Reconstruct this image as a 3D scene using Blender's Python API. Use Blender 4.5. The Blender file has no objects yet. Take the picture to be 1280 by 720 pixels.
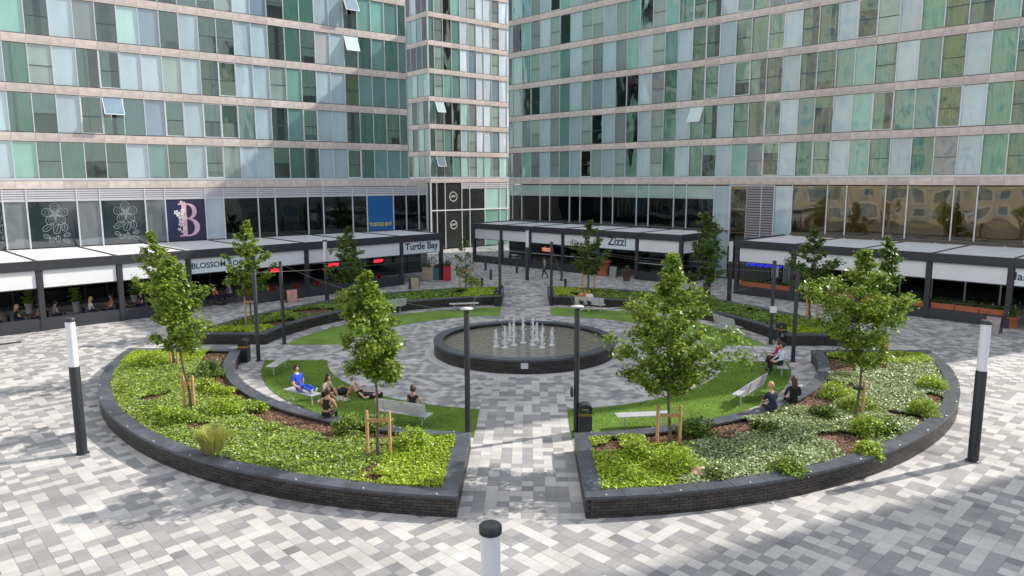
import bpy, bmesh, math, random
import numpy as np
from mathutils import Vector, Matrix
R = math.radians
rnd = random.Random(7)
nrg = np.random.default_rng(11)
S = bpy.context.scene
COL = S.collection

# ------------------------------------------------------------------ camera, sky, sun, exposure
F_PX, HZ, ROLL, HC = 900.0, 225.0, 0.15, 7.8
TH = math.atan((360 - HZ) / F_PX)
cam = bpy.data.cameras.new('camera'); cam_o = bpy.data.objects.new('camera', cam); COL.objects.link(cam_o)
cam.sensor_width = 36; cam.lens = 36 * F_PX / 1280; cam.clip_end = 2000; cam.clip_start = 0.1
cam_o.matrix_world = Matrix.Translation((0, 0, HC)) @ Matrix.Rotation(R(90) - TH, 4, 'X') @ Matrix.Rotation(R(-ROLL), 4, 'Z')
S.camera = cam_o
SUN_AZ, SUN_EL = 67.0, 37.0
W = bpy.data.worlds.new('World'); S.world = W; W.use_nodes = True
wn = W.node_tree.nodes; wl = W.node_tree.links; wn.clear()
wo = wn.new('ShaderNodeOutputWorld'); bg = wn.new('ShaderNodeBackground'); sk = wn.new('ShaderNodeTexSky')
sk.sky_type = 'NISHITA'; sk.sun_disc = False; sk.sun_elevation = R(SUN_EL); sk.sun_rotation = R(SUN_AZ)
sk.air_density = 1.0; sk.dust_density = 1.2; sk.ozone_density = 1.0
tc = wn.new('ShaderNodeTexCoord'); nz = wn.new('ShaderNodeTexNoise'); nz.inputs['Scale'].default_value = 2.2
nz.inputs['Detail'].default_value = 6; nz.inputs['Roughness'].default_value = 0.55
mp = wn.new('ShaderNodeMapping'); mp.inputs['Scale'].default_value = (1, 1, 2.2)
rp = wn.new('ShaderNodeValToRGB'); rp.color_ramp.elements[0].position = 0.37; rp.color_ramp.elements[1].position = 0.58
rp.color_ramp.elements[1].color = (0.85, 0.85, 0.85, 1)
mx = wn.new('ShaderNodeMixRGB'); mx.inputs[2].default_value = (7.3, 7.3, 7.4, 1)
wl.new(tc.outputs['Generated'], mp.inputs[0]); wl.new(mp.outputs[0], nz.inputs['Vector']); wl.new(nz.outputs['Fac'], rp.inputs[0])
wl.new(rp.outputs[0], mx.inputs[0]); wl.new(sk.outputs[0], mx.inputs[1]); wl.new(mx.outputs[0], bg.inputs[0]); wl.new(bg.outputs[0], wo.inputs[0])
bg.inputs[1].default_value = 0.135
sun = bpy.data.lights.new('sun', 'SUN'); sun.energy = 3.95; sun.angle = R(0.53); sun.color = (1.0, 0.94, 0.85)
sun_o = bpy.data.objects.new('sun', sun); COL.objects.link(sun_o)
sd = Vector((math.sin(R(SUN_AZ)) * math.cos(R(SUN_EL)), math.cos(R(SUN_AZ)) * math.cos(R(SUN_EL)), math.sin(R(SUN_EL))))
sun_o.rotation_euler = sd.to_track_quat('Z', 'Y').to_euler(); sun_o.location = (0, 0, 60)
S.view_settings.view_transform = 'Standard'; S.view_settings.look = 'None'; S.view_settings.gamma = 1
S.view_settings.use_curve_mapping = False; S.view_settings.exposure = 0.66

# ------------------------------------------------------------------ photo pixel -> direction (distance from ground / planes)
def ray(x, y):
    X, Y = x - 640, y - 360; c, n = math.cos(R(ROLL)), math.sin(R(ROLL))
    X, Y = c * X - n * Y, n * X + c * Y
    return Vector((X, F_PX * math.cos(TH) - Y * math.sin(TH), -F_PX * math.sin(TH) - Y * math.cos(TH)))
def g(x, y, z=0.0):
    v = ray(x, y); t = (z - HC) / v.z
    return Vector((v.x * t, v.y * t, z))
def zat(x, y, dist):
    v = ray(x, y); return HC + v.z / math.hypot(v.x, v.y) * dist
def pxof(P):
    X, Yf, Z = P[0], P[1], P[2] - HC
    a = Yf * math.cos(TH) - Z * math.sin(TH); b = -(Yf * math.sin(TH) + Z * math.cos(TH))
    if a < 0.5: return (-999, -999)
    return (640 + F_PX * X / a, 360 + F_PX * b / a)

# ------------------------------------------------------------------ materials
MATS = {}
def mat(name, col, rough=0.6, metal=0.0, spec=0.5, var=0.0, scale=6.0, bump=0.0, bscale=40.0, rand=0.0, coat=0.0, emit=None, coord='Object', trans=0.0, island=0.0, sheen=0.0, detail=5, stain=0.0):
    if name in MATS: return MATS[name]
    m = bpy.data.materials.new(name); m.use_nodes = True; nt = m.node_tree; p = nt.nodes['Principled BSDF']; L = nt.links
    p.inputs['Roughness'].default_value = rough; p.inputs['Metallic'].default_value = metal
    p.inputs['Specular IOR Level'].default_value = spec; p.inputs['Coat Weight'].default_value = coat
    c4 = (*col, 1); p.inputs['Base Color'].default_value = c4; src = None
    if var > 0 or bump > 0:
        t = nt.nodes.new('ShaderNodeTexCoord')
    if var > 0:
        n = nt.nodes.new('ShaderNodeTexNoise'); n.inputs['Scale'].default_value = scale; n.inputs['Detail'].default_value = detail
        L.new(t.outputs[coord], n.inputs['Vector'])
        mr = nt.nodes.new('ShaderNodeMapRange'); mr.inputs[1].default_value = 0.3; mr.inputs[2].default_value = 0.7
        mr.inputs[3].default_value = 1 - var; mr.inputs[4].default_value = 1 + var; L.new(n.outputs['Fac'], mr.inputs[0])
        mm = nt.nodes.new('ShaderNodeVectorMath'); mm.operation = 'SCALE'; mm.inputs[0].default_value = col
        L.new(mr.outputs[0], mm.inputs['Scale']); src = mm.outputs[0]
    if stain > 0:
        g2 = nt.nodes.new('ShaderNodeNewGeometry'); n3 = nt.nodes.new('ShaderNodeTexNoise'); n3.inputs['Scale'].default_value = 0.33; n3.inputs['Detail'].default_value = 7; n3.inputs['Roughness'].default_value = .62
        L.new(g2.outputs['Position'], n3.inputs['Vector']); mr = nt.nodes.new('ShaderNodeMapRange'); mr.inputs[1].default_value = .36; mr.inputs[2].default_value = .62; mr.inputs[3].default_value = 1 - stain; mr.inputs[4].default_value = 1 + stain * .35
        L.new(n3.outputs['Fac'], mr.inputs[0]); mm = nt.nodes.new('ShaderNodeVectorMath'); mm.operation = 'SCALE'
        if src is None: mm.inputs[0].default_value = col
        else: L.new(src, mm.inputs[0])
        L.new(mr.outputs[0], mm.inputs['Scale']); src = mm.outputs[0]
    for kind, amt in (('o', rand), ('i', island)):
        if amt > 0:
            if kind == 'o': oi = nt.nodes.new('ShaderNodeObjectInfo'); so = oi.outputs['Random']
            else: oi = nt.nodes.new('ShaderNodeNewGeometry'); so = oi.outputs['Random Per Island']
            mr = nt.nodes.new('ShaderNodeMapRange'); mr.inputs[3].default_value = 1 - amt; mr.inputs[4].default_value = 1 + amt
            L.new(so, mr.inputs[0])
            mm = nt.nodes.new('ShaderNodeVectorMath'); mm.operation = 'SCALE'
            if src is None: mm.inputs[0].default_value = col
            else: L.new(src, mm.inputs[0])
            L.new(mr.outputs[0], mm.inputs['Scale']); src = mm.outputs[0]
    if src is not None: L.new(src, p.inputs['Base Color'])
    if bump > 0:
        n2 = nt.nodes.new('ShaderNodeTexNoise'); n2.inputs['Scale'].default_value = bscale; n2.inputs['Detail'].default_value = 4
        L.new(t.outputs[coord], n2.inputs['Vector'])
        b = nt.nodes.new('ShaderNodeBump'); b.inputs['Strength'].default_value = bump; b.inputs['Distance'].default_value = 0.02
        L.new(n2.outputs['Fac'], b.inputs['Height']); L.new(b.outputs[0], p.inputs['Normal'])
    if emit:
        p.inputs['Emission Color'].default_value = (*emit[0], 1); p.inputs['Emission Strength'].default_value = emit[1]
    if trans > 0:
        tb = nt.nodes.new('ShaderNodeBsdfTranslucent'); ms = nt.nodes.new('ShaderNodeMixShader'); ms.inputs[0].default_value = trans
        tb.inputs[0].default_value = c4
        if src is not None: L.new(src, tb.inputs[0])
        o = nt.nodes['Material Output']; L.new(p.outputs[0], ms.inputs[1]); L.new(tb.outputs[0], ms.inputs[2]); L.new(ms.outputs[0], o.inputs[0])
    MATS[name] = m; return m
def glassmat(name, tint, ior=1.7, rough=0.015, wav=0.028):
    if name in MATS: return MATS[name]
    m = bpy.data.materials.new(name); m.use_nodes = True; nt = m.node_tree; L = nt.links; nt.nodes.remove(nt.nodes['Principled BSDF'])
    tr = nt.nodes.new('ShaderNodeBsdfTransparent'); tr.inputs[0].default_value = (*tint, 1)
    gl = nt.nodes.new('ShaderNodeBsdfGlossy'); gl.inputs['Roughness'].default_value = rough; gl.inputs[0].default_value = (0.92, 0.97, 0.97, 1)
    fr = nt.nodes.new('ShaderNodeFresnel'); fr.inputs[0].default_value = ior
    t = nt.nodes.new('ShaderNodeTexCoord'); n = nt.nodes.new('ShaderNodeTexNoise'); n.inputs['Scale'].default_value = 0.9; n.inputs['Detail'].default_value = 1.0
    oi = nt.nodes.new('ShaderNodeObjectInfo'); ad = nt.nodes.new('ShaderNodeVectorMath'); ad.operation = 'ADD'
    sc = nt.nodes.new('ShaderNodeVectorMath'); sc.operation = 'SCALE'; sc.inputs[0].default_value = (31, 17, 53); L.new(oi.outputs['Random'], sc.inputs['Scale'])
    L.new(t.outputs['Object'], ad.inputs[0]); L.new(sc.outputs[0], ad.inputs[1]); L.new(ad.outputs[0], n.inputs['Vector'])
    b = nt.nodes.new('ShaderNodeBump'); b.inputs['Strength'].default_value = 1.0; b.inputs['Distance'].default_value = wav; L.new(n.outputs['Fac'], b.inputs['Height'])
    L.new(b.outputs[0], gl.inputs['Normal']); L.new(b.outputs[0], fr.inputs['Normal'])
    ms = nt.nodes.new('ShaderNodeMixShader'); L.new(fr.outputs[0], ms.inputs[0]); L.new(tr.outputs[0], ms.inputs[1]); L.new(gl.outputs[0], ms.inputs[2])
    L.new(ms.outputs[0], nt.nodes['Material Output'].inputs[0]); MATS[name] = m; return m
def panemat(name, col, rough=0.05, var=0.18, wav=0.05, rand=0.16, spec=1.0):
    """back-painted or solid facade glass: opaque colour under a clear, slightly wavy reflecting sheet"""
    m = mat(name, col, rough=rough, spec=spec, var=var, scale=0.7, rand=rand)
    nt = m.node_tree; L = nt.links; p = nt.nodes['Principled BSDF']
    t = nt.nodes.new('ShaderNodeTexCoord'); n = nt.nodes.new('ShaderNodeTexNoise'); n.inputs['Scale'].default_value = 0.8; n.inputs['Detail'].default_value = 1
    oi = nt.nodes.new('ShaderNodeObjectInfo'); ad = nt.nodes.new('ShaderNodeVectorMath'); ad.operation = 'ADD'
    sc = nt.nodes.new('ShaderNodeVectorMath'); sc.operation = 'SCALE'; sc.inputs[0].default_value = (31, 17, 53); L.new(oi.outputs['Random'], sc.inputs['Scale'])
    L.new(t.outputs['Object'], ad.inputs[0]); L.new(sc.outputs[0], ad.inputs[1]); L.new(ad.outputs[0], n.inputs['Vector'])
    b = nt.nodes.new('ShaderNodeBump'); b.inputs['Strength'].default_value = 1; b.inputs['Distance'].default_value = wav; L.new(n.outputs['Fac'], b.inputs['Height'])
    p.inputs['IOR'].default_value = 1.62; L.new(b.outputs[0], p.inputs['Normal']); return m

stone = mat('pale pink sandstone', (0.60, 0.52, 0.48), 0.75, var=0.16, scale=2.0, bump=0.15, rand=0.12)
alu = mat('pale aluminium', (0.62, 0.64, 0.67), 0.4, metal=0.3)
alud = mat('grey transom', (0.07, 0.08, 0.085), 0.4)
whitef = mat('white window frame', (0.75, 0.76, 0.78), 0.4)
black = mat('black powder coat', (0.022, 0.024, 0.03), 0.45, var=0.2, scale=3)
dkgrey = mat('charcoal cladding', (0.035, 0.037, 0.045), 0.5, var=0.15, scale=2)
slate = mat('dark slate coping', (0.066, 0.073, 0.09), 0.42, stain=.25, var=0.3, scale=3.0, bump=0.1, rand=0.12)
brickm = mat('black engineering brick', (0.030, 0.026, 0.025), 0.4, island=0.45, var=0.2, scale=9, bump=0.2, bscale=60)
mortar = mat('dark mortar', (0.03, 0.027, 0.025), 0.9)
soilm = mat('dark topsoil', (0.07, 0.042, 0.028), 0.95, var=0.4, scale=5, bump=0.6, bscale=18)
fabric = mat('white awning fabric', (0.88, 0.89, 0.90), 0.8, var=0.04, scale=1.5, trans=.15)
roofw = mat('white roof membrane', (0.78, 0.79, 0.80), 0.7, var=0.06, scale=0.8, trans=.22)
steel = mat('brushed steel', (0.62, 0.63, 0.65), 0.38, metal=0.45, var=0.1, scale=4)
wood = mat('stake timber', (0.46, 0.27, 0.12), 0.75, var=0.25, scale=8)
bark = mat('tree bark', (0.13, 0.10, 0.075), 0.9, var=0.35, scale=14, bump=0.5, bscale=25)
terracotta = mat('terracotta', (0.42, 0.13, 0.06), 0.8, var=0.15, scale=4)
lampw = mat('opal lamp tube', (0.80, 0.80, 0.86), 0.35, var=0.05, scale=2)
goldm = mat('gold band', (0.42, 0.28, 0.06), 0.35, metal=0.7)
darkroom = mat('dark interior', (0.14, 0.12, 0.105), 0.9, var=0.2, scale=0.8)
amberroom = mat('amber interior', (0.42, 0.33, 0.19), 0.85, var=0.25, scale=0.5)
grey_room = mat('grey interior', (0.34, 0.36, 0.34), 0.9, var=0.2, scale=0.6)

# ------------------------------------------------------------------ mesh helpers
def newobj(name, me, parent=None, loc=(0, 0, 0), rz=0.0, scale=None, m=None):
    o = bpy.data.objects.new(name, me); COL.objects.link(o)
    if parent is not None: o.parent = parent
    o.location = loc
    if rz: o.rotation_euler = (0, 0, rz)
    if scale is not None: o.scale = scale
    return o
def tag(o, label, cat, group=None, kind=None):
    if label: o['label'] = label
    if cat: o['category'] = cat
    if group: o['group'] = group
    if kind: o['kind'] = kind
    return o
def thing(name, label, cat, loc=(0, 0, 0), rz=0.0, group=None):
    o = bpy.data.objects.new(name, None); COL.objects.link(o); o.empty_display_size = 0.3
    o.location = loc; o.rotation_euler = (0, 0, rz); return tag(o, label, cat, group)
def mesh(name, vs, fs, m=None, smooth=False):
    me = bpy.data.meshes.new(name); me.from_pydata([tuple(v) for v in vs], [], fs)
    if m is not None:
        for q in (m if isinstance(m, (list, tuple)) else [m]): me.materials.append(q)
    if smooth: me.polygons.foreach_set('use_smooth', [True] * len(me.polygons))
    me.update(); return me
class MB:
    def __init__(s): s.v = []; s.f = []; s.mi = []; s.sm = []
    def add(s, vs, fs, mi=0, sm=False):
        o = len(s.v); s.v += [tuple(v) for v in vs]; s.f += [tuple(i + o for i in f) for f in fs]; s.mi += [mi] * len(fs); s.sm += [sm] * len(fs); return s
    def box(s, x0, x1, y0, y1, z0, z1, mi=0):
        vs = [(x, y, z) for z in (z0, z1) for (x, y) in ((x0, y0), (x1, y0), (x1, y1), (x0, y1))]
        return s.add(vs, [(0, 3, 2, 1), (4, 5, 6, 7), (0, 1, 5, 4), (1, 2, 6, 5), (2, 3, 7, 6), (3, 0, 4, 7)], mi)
    def bar(s, a, b, w, h, mi=0):
        a, b = Vector(a), Vector(b); d = (b - a).normalized(); up = Vector((0, 0, 1)) if abs(d.z) < 0.95 else Vector((0, 1, 0))
        x = d.cross(up).normalized(); y = x.cross(d)
        vs = [p + x * sx * w / 2 + y * sy * h / 2 for p in (a, b) for sx, sy in ((-1, -1), (1, -1), (1, 1), (-1, 1))]
        return s.add(vs, [(3, 2, 1, 0), (4, 5, 6, 7), (0, 1, 5, 4), (1, 2, 6, 5), (2, 3, 7, 6), (3, 0, 4, 7)], mi)
    def tube(s, pts, rad, n=8, mi=0, caps=True):
        pts = [Vector(p) for p in pts]; rad = rad if isinstance(rad, (list, tuple)) else [rad] * len(pts); vs = []; fs = []
        for i, p in enumerate(pts):
            d = (pts[min(i + 1, len(pts) - 1)] - pts[max(i - 1, 0)]).normalized()
            up = Vector((0, 0, 1)) if abs(d.z) < 0.9 else Vector((1, 0, 0)); x = d.cross(up).normalized(); y = d.cross(x)
            vs += [p + x * math.cos(k * math.tau / n) * rad[i] + y * math.sin(k * math.tau / n) * rad[i] for k in range(n)]
        for i in range(len(pts) - 1):
            fs += [(i * n + k, i * n + (k + 1) % n, (i + 1) * n + (k + 1) % n, (i + 1) * n + k) for k in range(n)]
        s.add(vs, fs, mi, True)
        if caps:
            s.add(vs[:n], [tuple(range(n))], mi); s.add(vs[-n:], [tuple(range(n))[::-1]], mi)
        return s
    def lathe(s, prof, n=16, mi=0, c=(0, 0)):
        vs = [(c[0] + r * math.cos(k * math.tau / n), c[1] + r * math.sin(k * math.tau / n), z) for r, z in prof for k in range(n)]
        fs = [(i * n + k, i * n + (k + 1) % n, (i + 1) * n + (k + 1) % n, (i + 1) * n + k) for i in range(len(prof) - 1) for k in range(n)]
        s.add(vs, fs, mi, True); s.add(vs[-n:], [tuple(range(n))], mi); return s
    def build(s, name, m, parent=None, loc=(0, 0, 0), rz=0.0):
        me = mesh(name, s.v, s.f, m)
        if any(s.mi): me.polygons.foreach_set('material_index', s.mi)
        if any(s.sm): me.polygons.foreach_set('use_smooth', s.sm)
        return newobj(name, me, parent, loc, rz)
_ub = {}
def ubox(m):
    if m.name not in _ub:
        b = MB().box(-.5, .5, -.5, .5, -.5, .5); _ub[m.name] = mesh('block_' + m.name.replace(' ', '_'), b.v, b.f, m)
    return _ub[m.name]
def block(name, m, parent, x0, x1, y0, y1, z0, z1, M=None):
    """one box part sharing the unit mesh of its material; M places it in its parent's space"""
    o = bpy.data.objects.new(name, ubox(m)); COL.objects.link(o); o.parent = parent
    T = Matrix.Translation(((x0 + x1) / 2, (y0 + y1) / 2, (z0 + z1) / 2)) @ Matrix.Diagonal((x1 - x0, y1 - y0, z1 - z0, 1))
    o.matrix_local = (M @ T) if M is not None else T
    return o
def text(name, body, size, m, parent, M, depth=0.01, sx=1.0, bold=0.0, spacing=1.0, align='CENTER'):
    cu = bpy.data.curves.new(name, 'FONT'); cu.body = body; cu.size = size; cu.extrude = depth; cu.align_x = align; cu.offset = bold; cu.space_character = spacing; cu.resolution_u = 3
    t = bpy.data.objects.new(name, cu); me = bpy.data.meshes.new_from_object(t); bpy.data.objects.remove(t); bpy.data.curves.remove(cu)
    me.materials.clear(); me.materials.append(m); o = newobj(name, me, parent); o.matrix_local = M @ Matrix.Diagonal((sx, 1, 1, 1)); return o
def under(ch, par):
    ch.parent = par; ch.matrix_basis = par.matrix_basis.inverted() @ ch.matrix_basis; return ch
def copy_tree(o, parent=None):
    c = o.copy(); COL.objects.link(c)
    if parent is not None: c.parent = parent
    for ch in o.children: copy_tree(ch, c)
    return c
def quadsheet(name, P, U, V, m, parent=None):
    """many small quads at once: centres P, half-axes U and V (numpy n x 3)"""
    n = len(P); vs = np.empty((n, 4, 3), np.float32); vs[:, 0] = P - U - V * .15; vs[:, 1] = P + V * -1.0 + U * .1; vs[:, 2] = P + U; vs[:, 3] = P + V
    me = bpy.data.meshes.new(name); me.vertices.add(n * 4); me.vertices.foreach_set('co', vs.ravel())
    me.loops.add(n * 4); me.loops.foreach_set('vertex_index', np.arange(n * 4, dtype=np.int32))
    me.polygons.add(n); me.polygons.foreach_set('loop_start', np.arange(0, n * 4, 4, dtype=np.int32)); me.polygons.foreach_set('loop_total', np.full(n, 4, np.int32))
    for q in (m if isinstance(m, (list, tuple)) else [m]): me.materials.append(q)
    me.update(calc_edges=True)
    return newobj(name, me, parent)
def randunit(n):
    a = nrg.normal(size=(n, 3)); return a / np.linalg.norm(a, axis=1)[:, None]
def leafaxes(n, size, upbias=0.8, jitter=0.35):
    nrm = randunit(n); nrm[:, 2] = np.abs(nrm[:, 2]) + upbias; nrm /= np.linalg.norm(nrm, axis=1)[:, None]
    t = randunit(n); u = np.cross(nrm, t); u /= np.linalg.norm(u, axis=1)[:, None]; v = np.cross(nrm, u)
    s = (size * (1 + jitter * nrg.uniform(-1, 1, n)))[:, None]
    return u * s, v * s * 0.62

# ------------------------------------------------------------------ plaza frame: u right, v away along the axis of the fountain garden
ORG = Vector((0.57, 32.5, 0)); ROT = R(-1.28)
UA = Vector((math.cos(ROT), math.sin(ROT), 0)); VA = Vector((-math.sin(ROT), math.cos(ROT), 0))
def pl(u, v, z=0.0): return ORG + UA * u + VA * v + Vector((0, 0, z))
def uv(P): d = Vector((P[0], P[1], 0)) - ORG; return d.dot(UA), d.dot(VA)
HW = 1.5                 # half width of the axial path
EW = (-2.0, 1.1)         # the cross path, in v
def lerp_tab(t, tab):
    for (a, ra), (b, rb) in zip(tab, tab[1:]):
        if t <= b: return ra + (rb - ra) * (t - a) / (b - a)
    return tab[-1][1]
R_OUT = [(0, 16.75), (45, 16.95), (65, 17.15), (90, 17.6), (90.01, 16.2), (120, 16.0), (140, 16.5), (180, 16.8)]
R_IN = [(0, 12.55), (180, 12.45)]
LAWN_O, LAWN_I = 11.5, 8.85

# ================================================================== ground and paving
grd = mat('dark joint sand', (0.17, 0.165, 0.165), 0.95, var=0.2, scale=3)
gm = mesh('ground', [(-600, -300, -0.012), (600, -300, -0.012), (600, 900, -0.012), (-600, 900, -0.012)], [(0, 1, 2, 3)], grd)
tag(newobj('ground', gm), None, None, kind='structure')
def pavermat(name, col):
    return mat(name, col, 0.8, var=0.07, scale=1.2, rand=0.0, bump=0.12, bscale=90, island=0.11, coord='Object', stain=.2)
PAVE = [pavermat('pale granite paver', (0.45, 0.436, 0.418)), pavermat('mid grey granite paver', (0.272, 0.268, 0.268)), pavermat('slate grey granite paver', (0.20, 0.20, 0.205))]
# individual pavers share a unit mesh, so their colour shift comes per object
PAVEO = [mat(a.name + ' single', c, 0.8, var=0.06, scale=2.5, rand=0.11, bump=0.12, bscale=30, stain=.2) for a, c in zip(PAVE, ((0.45, 0.436, 0.418), (0.272, 0.268, 0.268), (0.20, 0.20, 0.205)))]
pav = thing('pavement', None, None); pav['kind'] = 'structure'
def clip(poly, a, b, c):      # keep a*x+b*y<=c
    out = []
    for i in range(len(poly)):
        p, q = poly[i - 1], poly[i]; dp = a * p[0] + b * p[1] - c; dq = a * q[0] + b * q[1] - c
        if dp <= 0 < dq or dq <= 0 < dp:
            t = dp / (dp - dq); out.append((p[0] + (q[0] - p[0]) * t, p[1] + (q[1] - p[1]) * t))
        if dq <= 0: out.append(q)
    return out
CELL = 0.30; JT = 0.002
pieces = []      # (uv polygon, tone, whole?)
def tone(): return rnd.choices((0, 1, 2), (0.50, 0.465, 0.035))[0]
VF = -16.72
i0 = -40
for i in range(-5, 6):
    for j in range(0, 118):
        u0 = i * CELL - 0; v0 = VF + j * CELL
        if abs(u0 + CELL / 2) > HW + 0.2 or v0 > 17.0: continue
        if math.hypot(u0 + .15, v0 + .15) < 3.9: continue
        pieces.append(([(u0 + JT, v0 + JT), (u0 + CELL - JT, v0 + JT), (u0 + CELL - JT, v0 + CELL - JT), (u0 + JT, v0 + CELL - JT)], tone(), True))
HWP = 1.5
q2 = math.sqrt(.5)
for i in range(-215, 216):
    for j in range(-215, 216):
        a0, b0 = i * CELL, j * CELL; cu = (a0 + .15) * q2 - (b0 + .15) * q2; cv = (a0 + .15) * q2 + (b0 + .15) * q2
        P = pl(cu, cv)
        if P.y < 11.0 or P.y > 96 or abs(P.x) > 0.78 * P.y + 3: continue
        rr = math.hypot(cu, cv)
        if rr < 3.9: continue
        if 13.0 < rr < 16.0 and abs(cu) > HW + .4 and (cv < EW[0] - .5 or cv > EW[1] + .5): continue
        if LAWN_I + .3 < rr < LAWN_O - .3 and abs(cu) > HW + .4 and (cv < EW[0] - .5 or cv > EW[1] + .5): continue
        loc = [(a0 + JT, b0 + JT), (a0 + CELL - JT, b0 + JT), (a0 + CELL - JT, b0 + CELL - JT), (a0 + JT, b0 + CELL - JT)]
        poly = [((a - b) * q2, (a + b) * q2) for a, b in loc]; tn = tone()
        if abs(cu) > HWP + .25 or cv < VF - .25 or cv > 17.25: pieces.append((poly, tn, True))
        else:
            for h in ((1, 0, -HWP - JT), (-1, 0, -HWP - JT)):
                c = clip(poly, *h)
                if len(c) > 2: pieces.append((c, tn, False))
            c = clip(clip(clip(poly, 0, 1, VF - JT), 1, 0, HWP), -1, 0, HWP)
            if len(c) > 2: pieces.append((c, tn, False))
            c = clip(clip(clip(poly, 0, -1, -17.02), 1, 0, HWP), -1, 0, HWP)
            if len(c) > 2: pieces.append((c, tn, False))
cand = []
for k, (p, t, wh) in enumerate(pieces):
    if not wh: continue
    c = pl(sum(a for a, b in p) / 4, sum(b for a, b in p) / 4); x, y = pxof(c)
    if 8 < x < 1272 and y < 713 and c.y < 17 and math.hypot(*uv(c)) > 17.1: cand.append((c.y + 0.02 * abs(c.x), k))
cand.sort(); near = {k for _, k in cand[:300]}
ptops = [[], [], []]
pb = {}
for k, (p, t, wh) in enumerate(pieces):
    if k in near:
        me = pb.get(t)
        if me is None:
            b = MB(); e = 0.5; bv = 0.488
            vs = [(x * e, y * e, -0.05) for x, y in ((-1, -1), (1, -1), (1, 1), (-1, 1))] + [(x * e, y * e, -0.003) for x, y in ((-1, -1), (1, -1), (1, 1), (-1, 1))] + [(x * bv, y * bv, 0) for x, y in ((-1, -1), (1, -1), (1, 1), (-1, 1))]
            fs = [(8, 9, 10, 11)] + [(a + o, (a + 1) % 4 + o, (a + 1) % 4 + o + 4, a + o + 4) for o in (0, 4) for a in range(4)]
            me = pb[t] = mesh('paver', vs, fs, PAVEO[t])
        c = pl(sum(a for a, b in p) / 4, sum(b for a, b in p) / 4); d = (UA * (p[1][0] - p[0][0]) + VA * (p[1][1] - p[0][1]))
        o = newobj('paver', me, pav, c + Vector((0, 0, rnd.uniform(-.0012, .0012))), math.atan2(d.y, d.x), (CELL - 2 * JT, CELL - 2 * JT, 1))
    else: ptops[t].append(p)
pm = MB()
for t in range(3):
    for p in ptops[t]:
        n = len(p); dz = rnd.uniform(-.0012, .0012); W3 = [pl(a, b) for a, b in p]; far = W3[0].y > 32
        top = [(w.x, w.y, dz) for w in W3]
        if far: pm.add(top, [tuple(range(n))], t)
        else: pm.add(top + [(w.x, w.y, -0.0115) for w in W3], [tuple(range(n))] + [(k, k + n, (k + 1) % n + n, (k + 1) % n) for k in range(n)], t)
o = pm.build('paving_field', PAVE, pav); o['kind'] = 'stuff'

# ================================================================== lawns
turf = mat('artificial turf', (0.15, 0.26, 0.03), 0.9, var=0.28, scale=.9, bump=0.9, bscale=160, coord='Object', stain=.12, detail=8)
TURFB = mat('turf blade', (0.17, 0.29, 0.035), 0.8, island=.4, trans=.3)
def arc_pts(rfun, a0, a1, step):
    n = max(2, int(abs(a1 - a0) * rfun(0.5 * (a0 + a1)) / step / 57.3)); out = []
    for k in range(n + 1):
        a = a0 + (a1 - a0) * k / n; r = rfun(a); out.append((r * math.sin(R(a)), -r * math.cos(R(a))))
    return out
def quad_outline(sx, sy, rin, rout, umin, vlim, step=0.9):
    """ring quarter between the two paths, counter-clockwise in (u,v); sx,sy pick the quarter"""
    def ends(rf):
        # angle where u=umin (path side) and where v=vlim (cross path side)
        if sy < 0: cand = [k * 0.05 for k in range(0, 1900)]
        else: cand = [180 - k * 0.05 for k in range(0, 1900)]
        a_p = next(a for a in cand if rf(a) * math.sin(R(a)) >= umin)
        a_c = next(a for a in cand if (-rf(a) * math.cos(R(a)) >= vlim if sy < 0 else -rf(a) * math.cos(R(a)) <= vlim))
        return a_p, a_c
    op, oc = ends(rout); ip, ic = ends(rin)
    O = arc_pts(rout, op, oc, step); I = arc_pts(rin, ic, ip, step)
    pts = O + I
    pts = [(sx * u, v) for u, v in pts]
    A = sum(pts[i - 1][0] * pts[i][1] - pts[i][0] * pts[i - 1][1] for i in range(len(pts)))
    return pts if A > 0 else pts[::-1]
LN = {(-1, -1): 'sunlit artificial lawn where people lounge', (1, -1): 'artificial lawn with a backless bench by the litter bin',
      (-1, 1): 'narrow artificial lawn before the terrace with red signs', (1, 1): 'narrow artificial lawn with a couple on a bench'}
for (sx, sy), lab in LN.items():
    o = quad_outline(sx, sy, lambda a: LAWN_I, lambda a: LAWN_O, HW, EW[0] if sy < 0 else EW[1], 0.5)
    P = [pl(u, v) for u, v in o]; n = len(P)
    vs = [(p.x, p.y, 0.022) for p in P] + [(p.x, p.y, -0.01) for p in P]
    # strip topology: split by matching outer and inner arcs
    me = mesh('lawn', vs, [tuple(range(n))] + [(k, k + n, (k + 1) % n + n, (k + 1) % n) for k in range(n)], turf)
    lo = tag(newobj('lawn', me), lab, None, kind='structure')
    if sy < 0:
        nb_ = 60000; Q = np.c_[nrg.uniform(-12, 12, nb_ * 4), nrg.uniform(-12, 0, nb_ * 4)]; Q[:, 0] = np.abs(Q[:, 0]) * sx; rr0 = np.hypot(Q[:, 0], Q[:, 1])
        Q = Q[(rr0 > LAWN_I - .015) & (rr0 < LAWN_O + .015) & (np.abs(Q[:, 0]) > HW - .01) & (Q[:, 1] < EW[0] + .01)][:nb_]
        P_ = np.array([tuple(pl(a, b, .034)) for a, b in Q]); k = len(P_); az = nrg.uniform(0, 6.283, k); U = np.c_[np.cos(az), np.sin(az), np.zeros(k)] * .006; V = np.c_[nrg.normal(0, .008, k), nrg.normal(0, .008, k), np.full(k, .016)]
        gb = quadsheet('turf_pile', P_, U, V, TURFB, lo); gb['kind'] = 'stuff'

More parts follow.
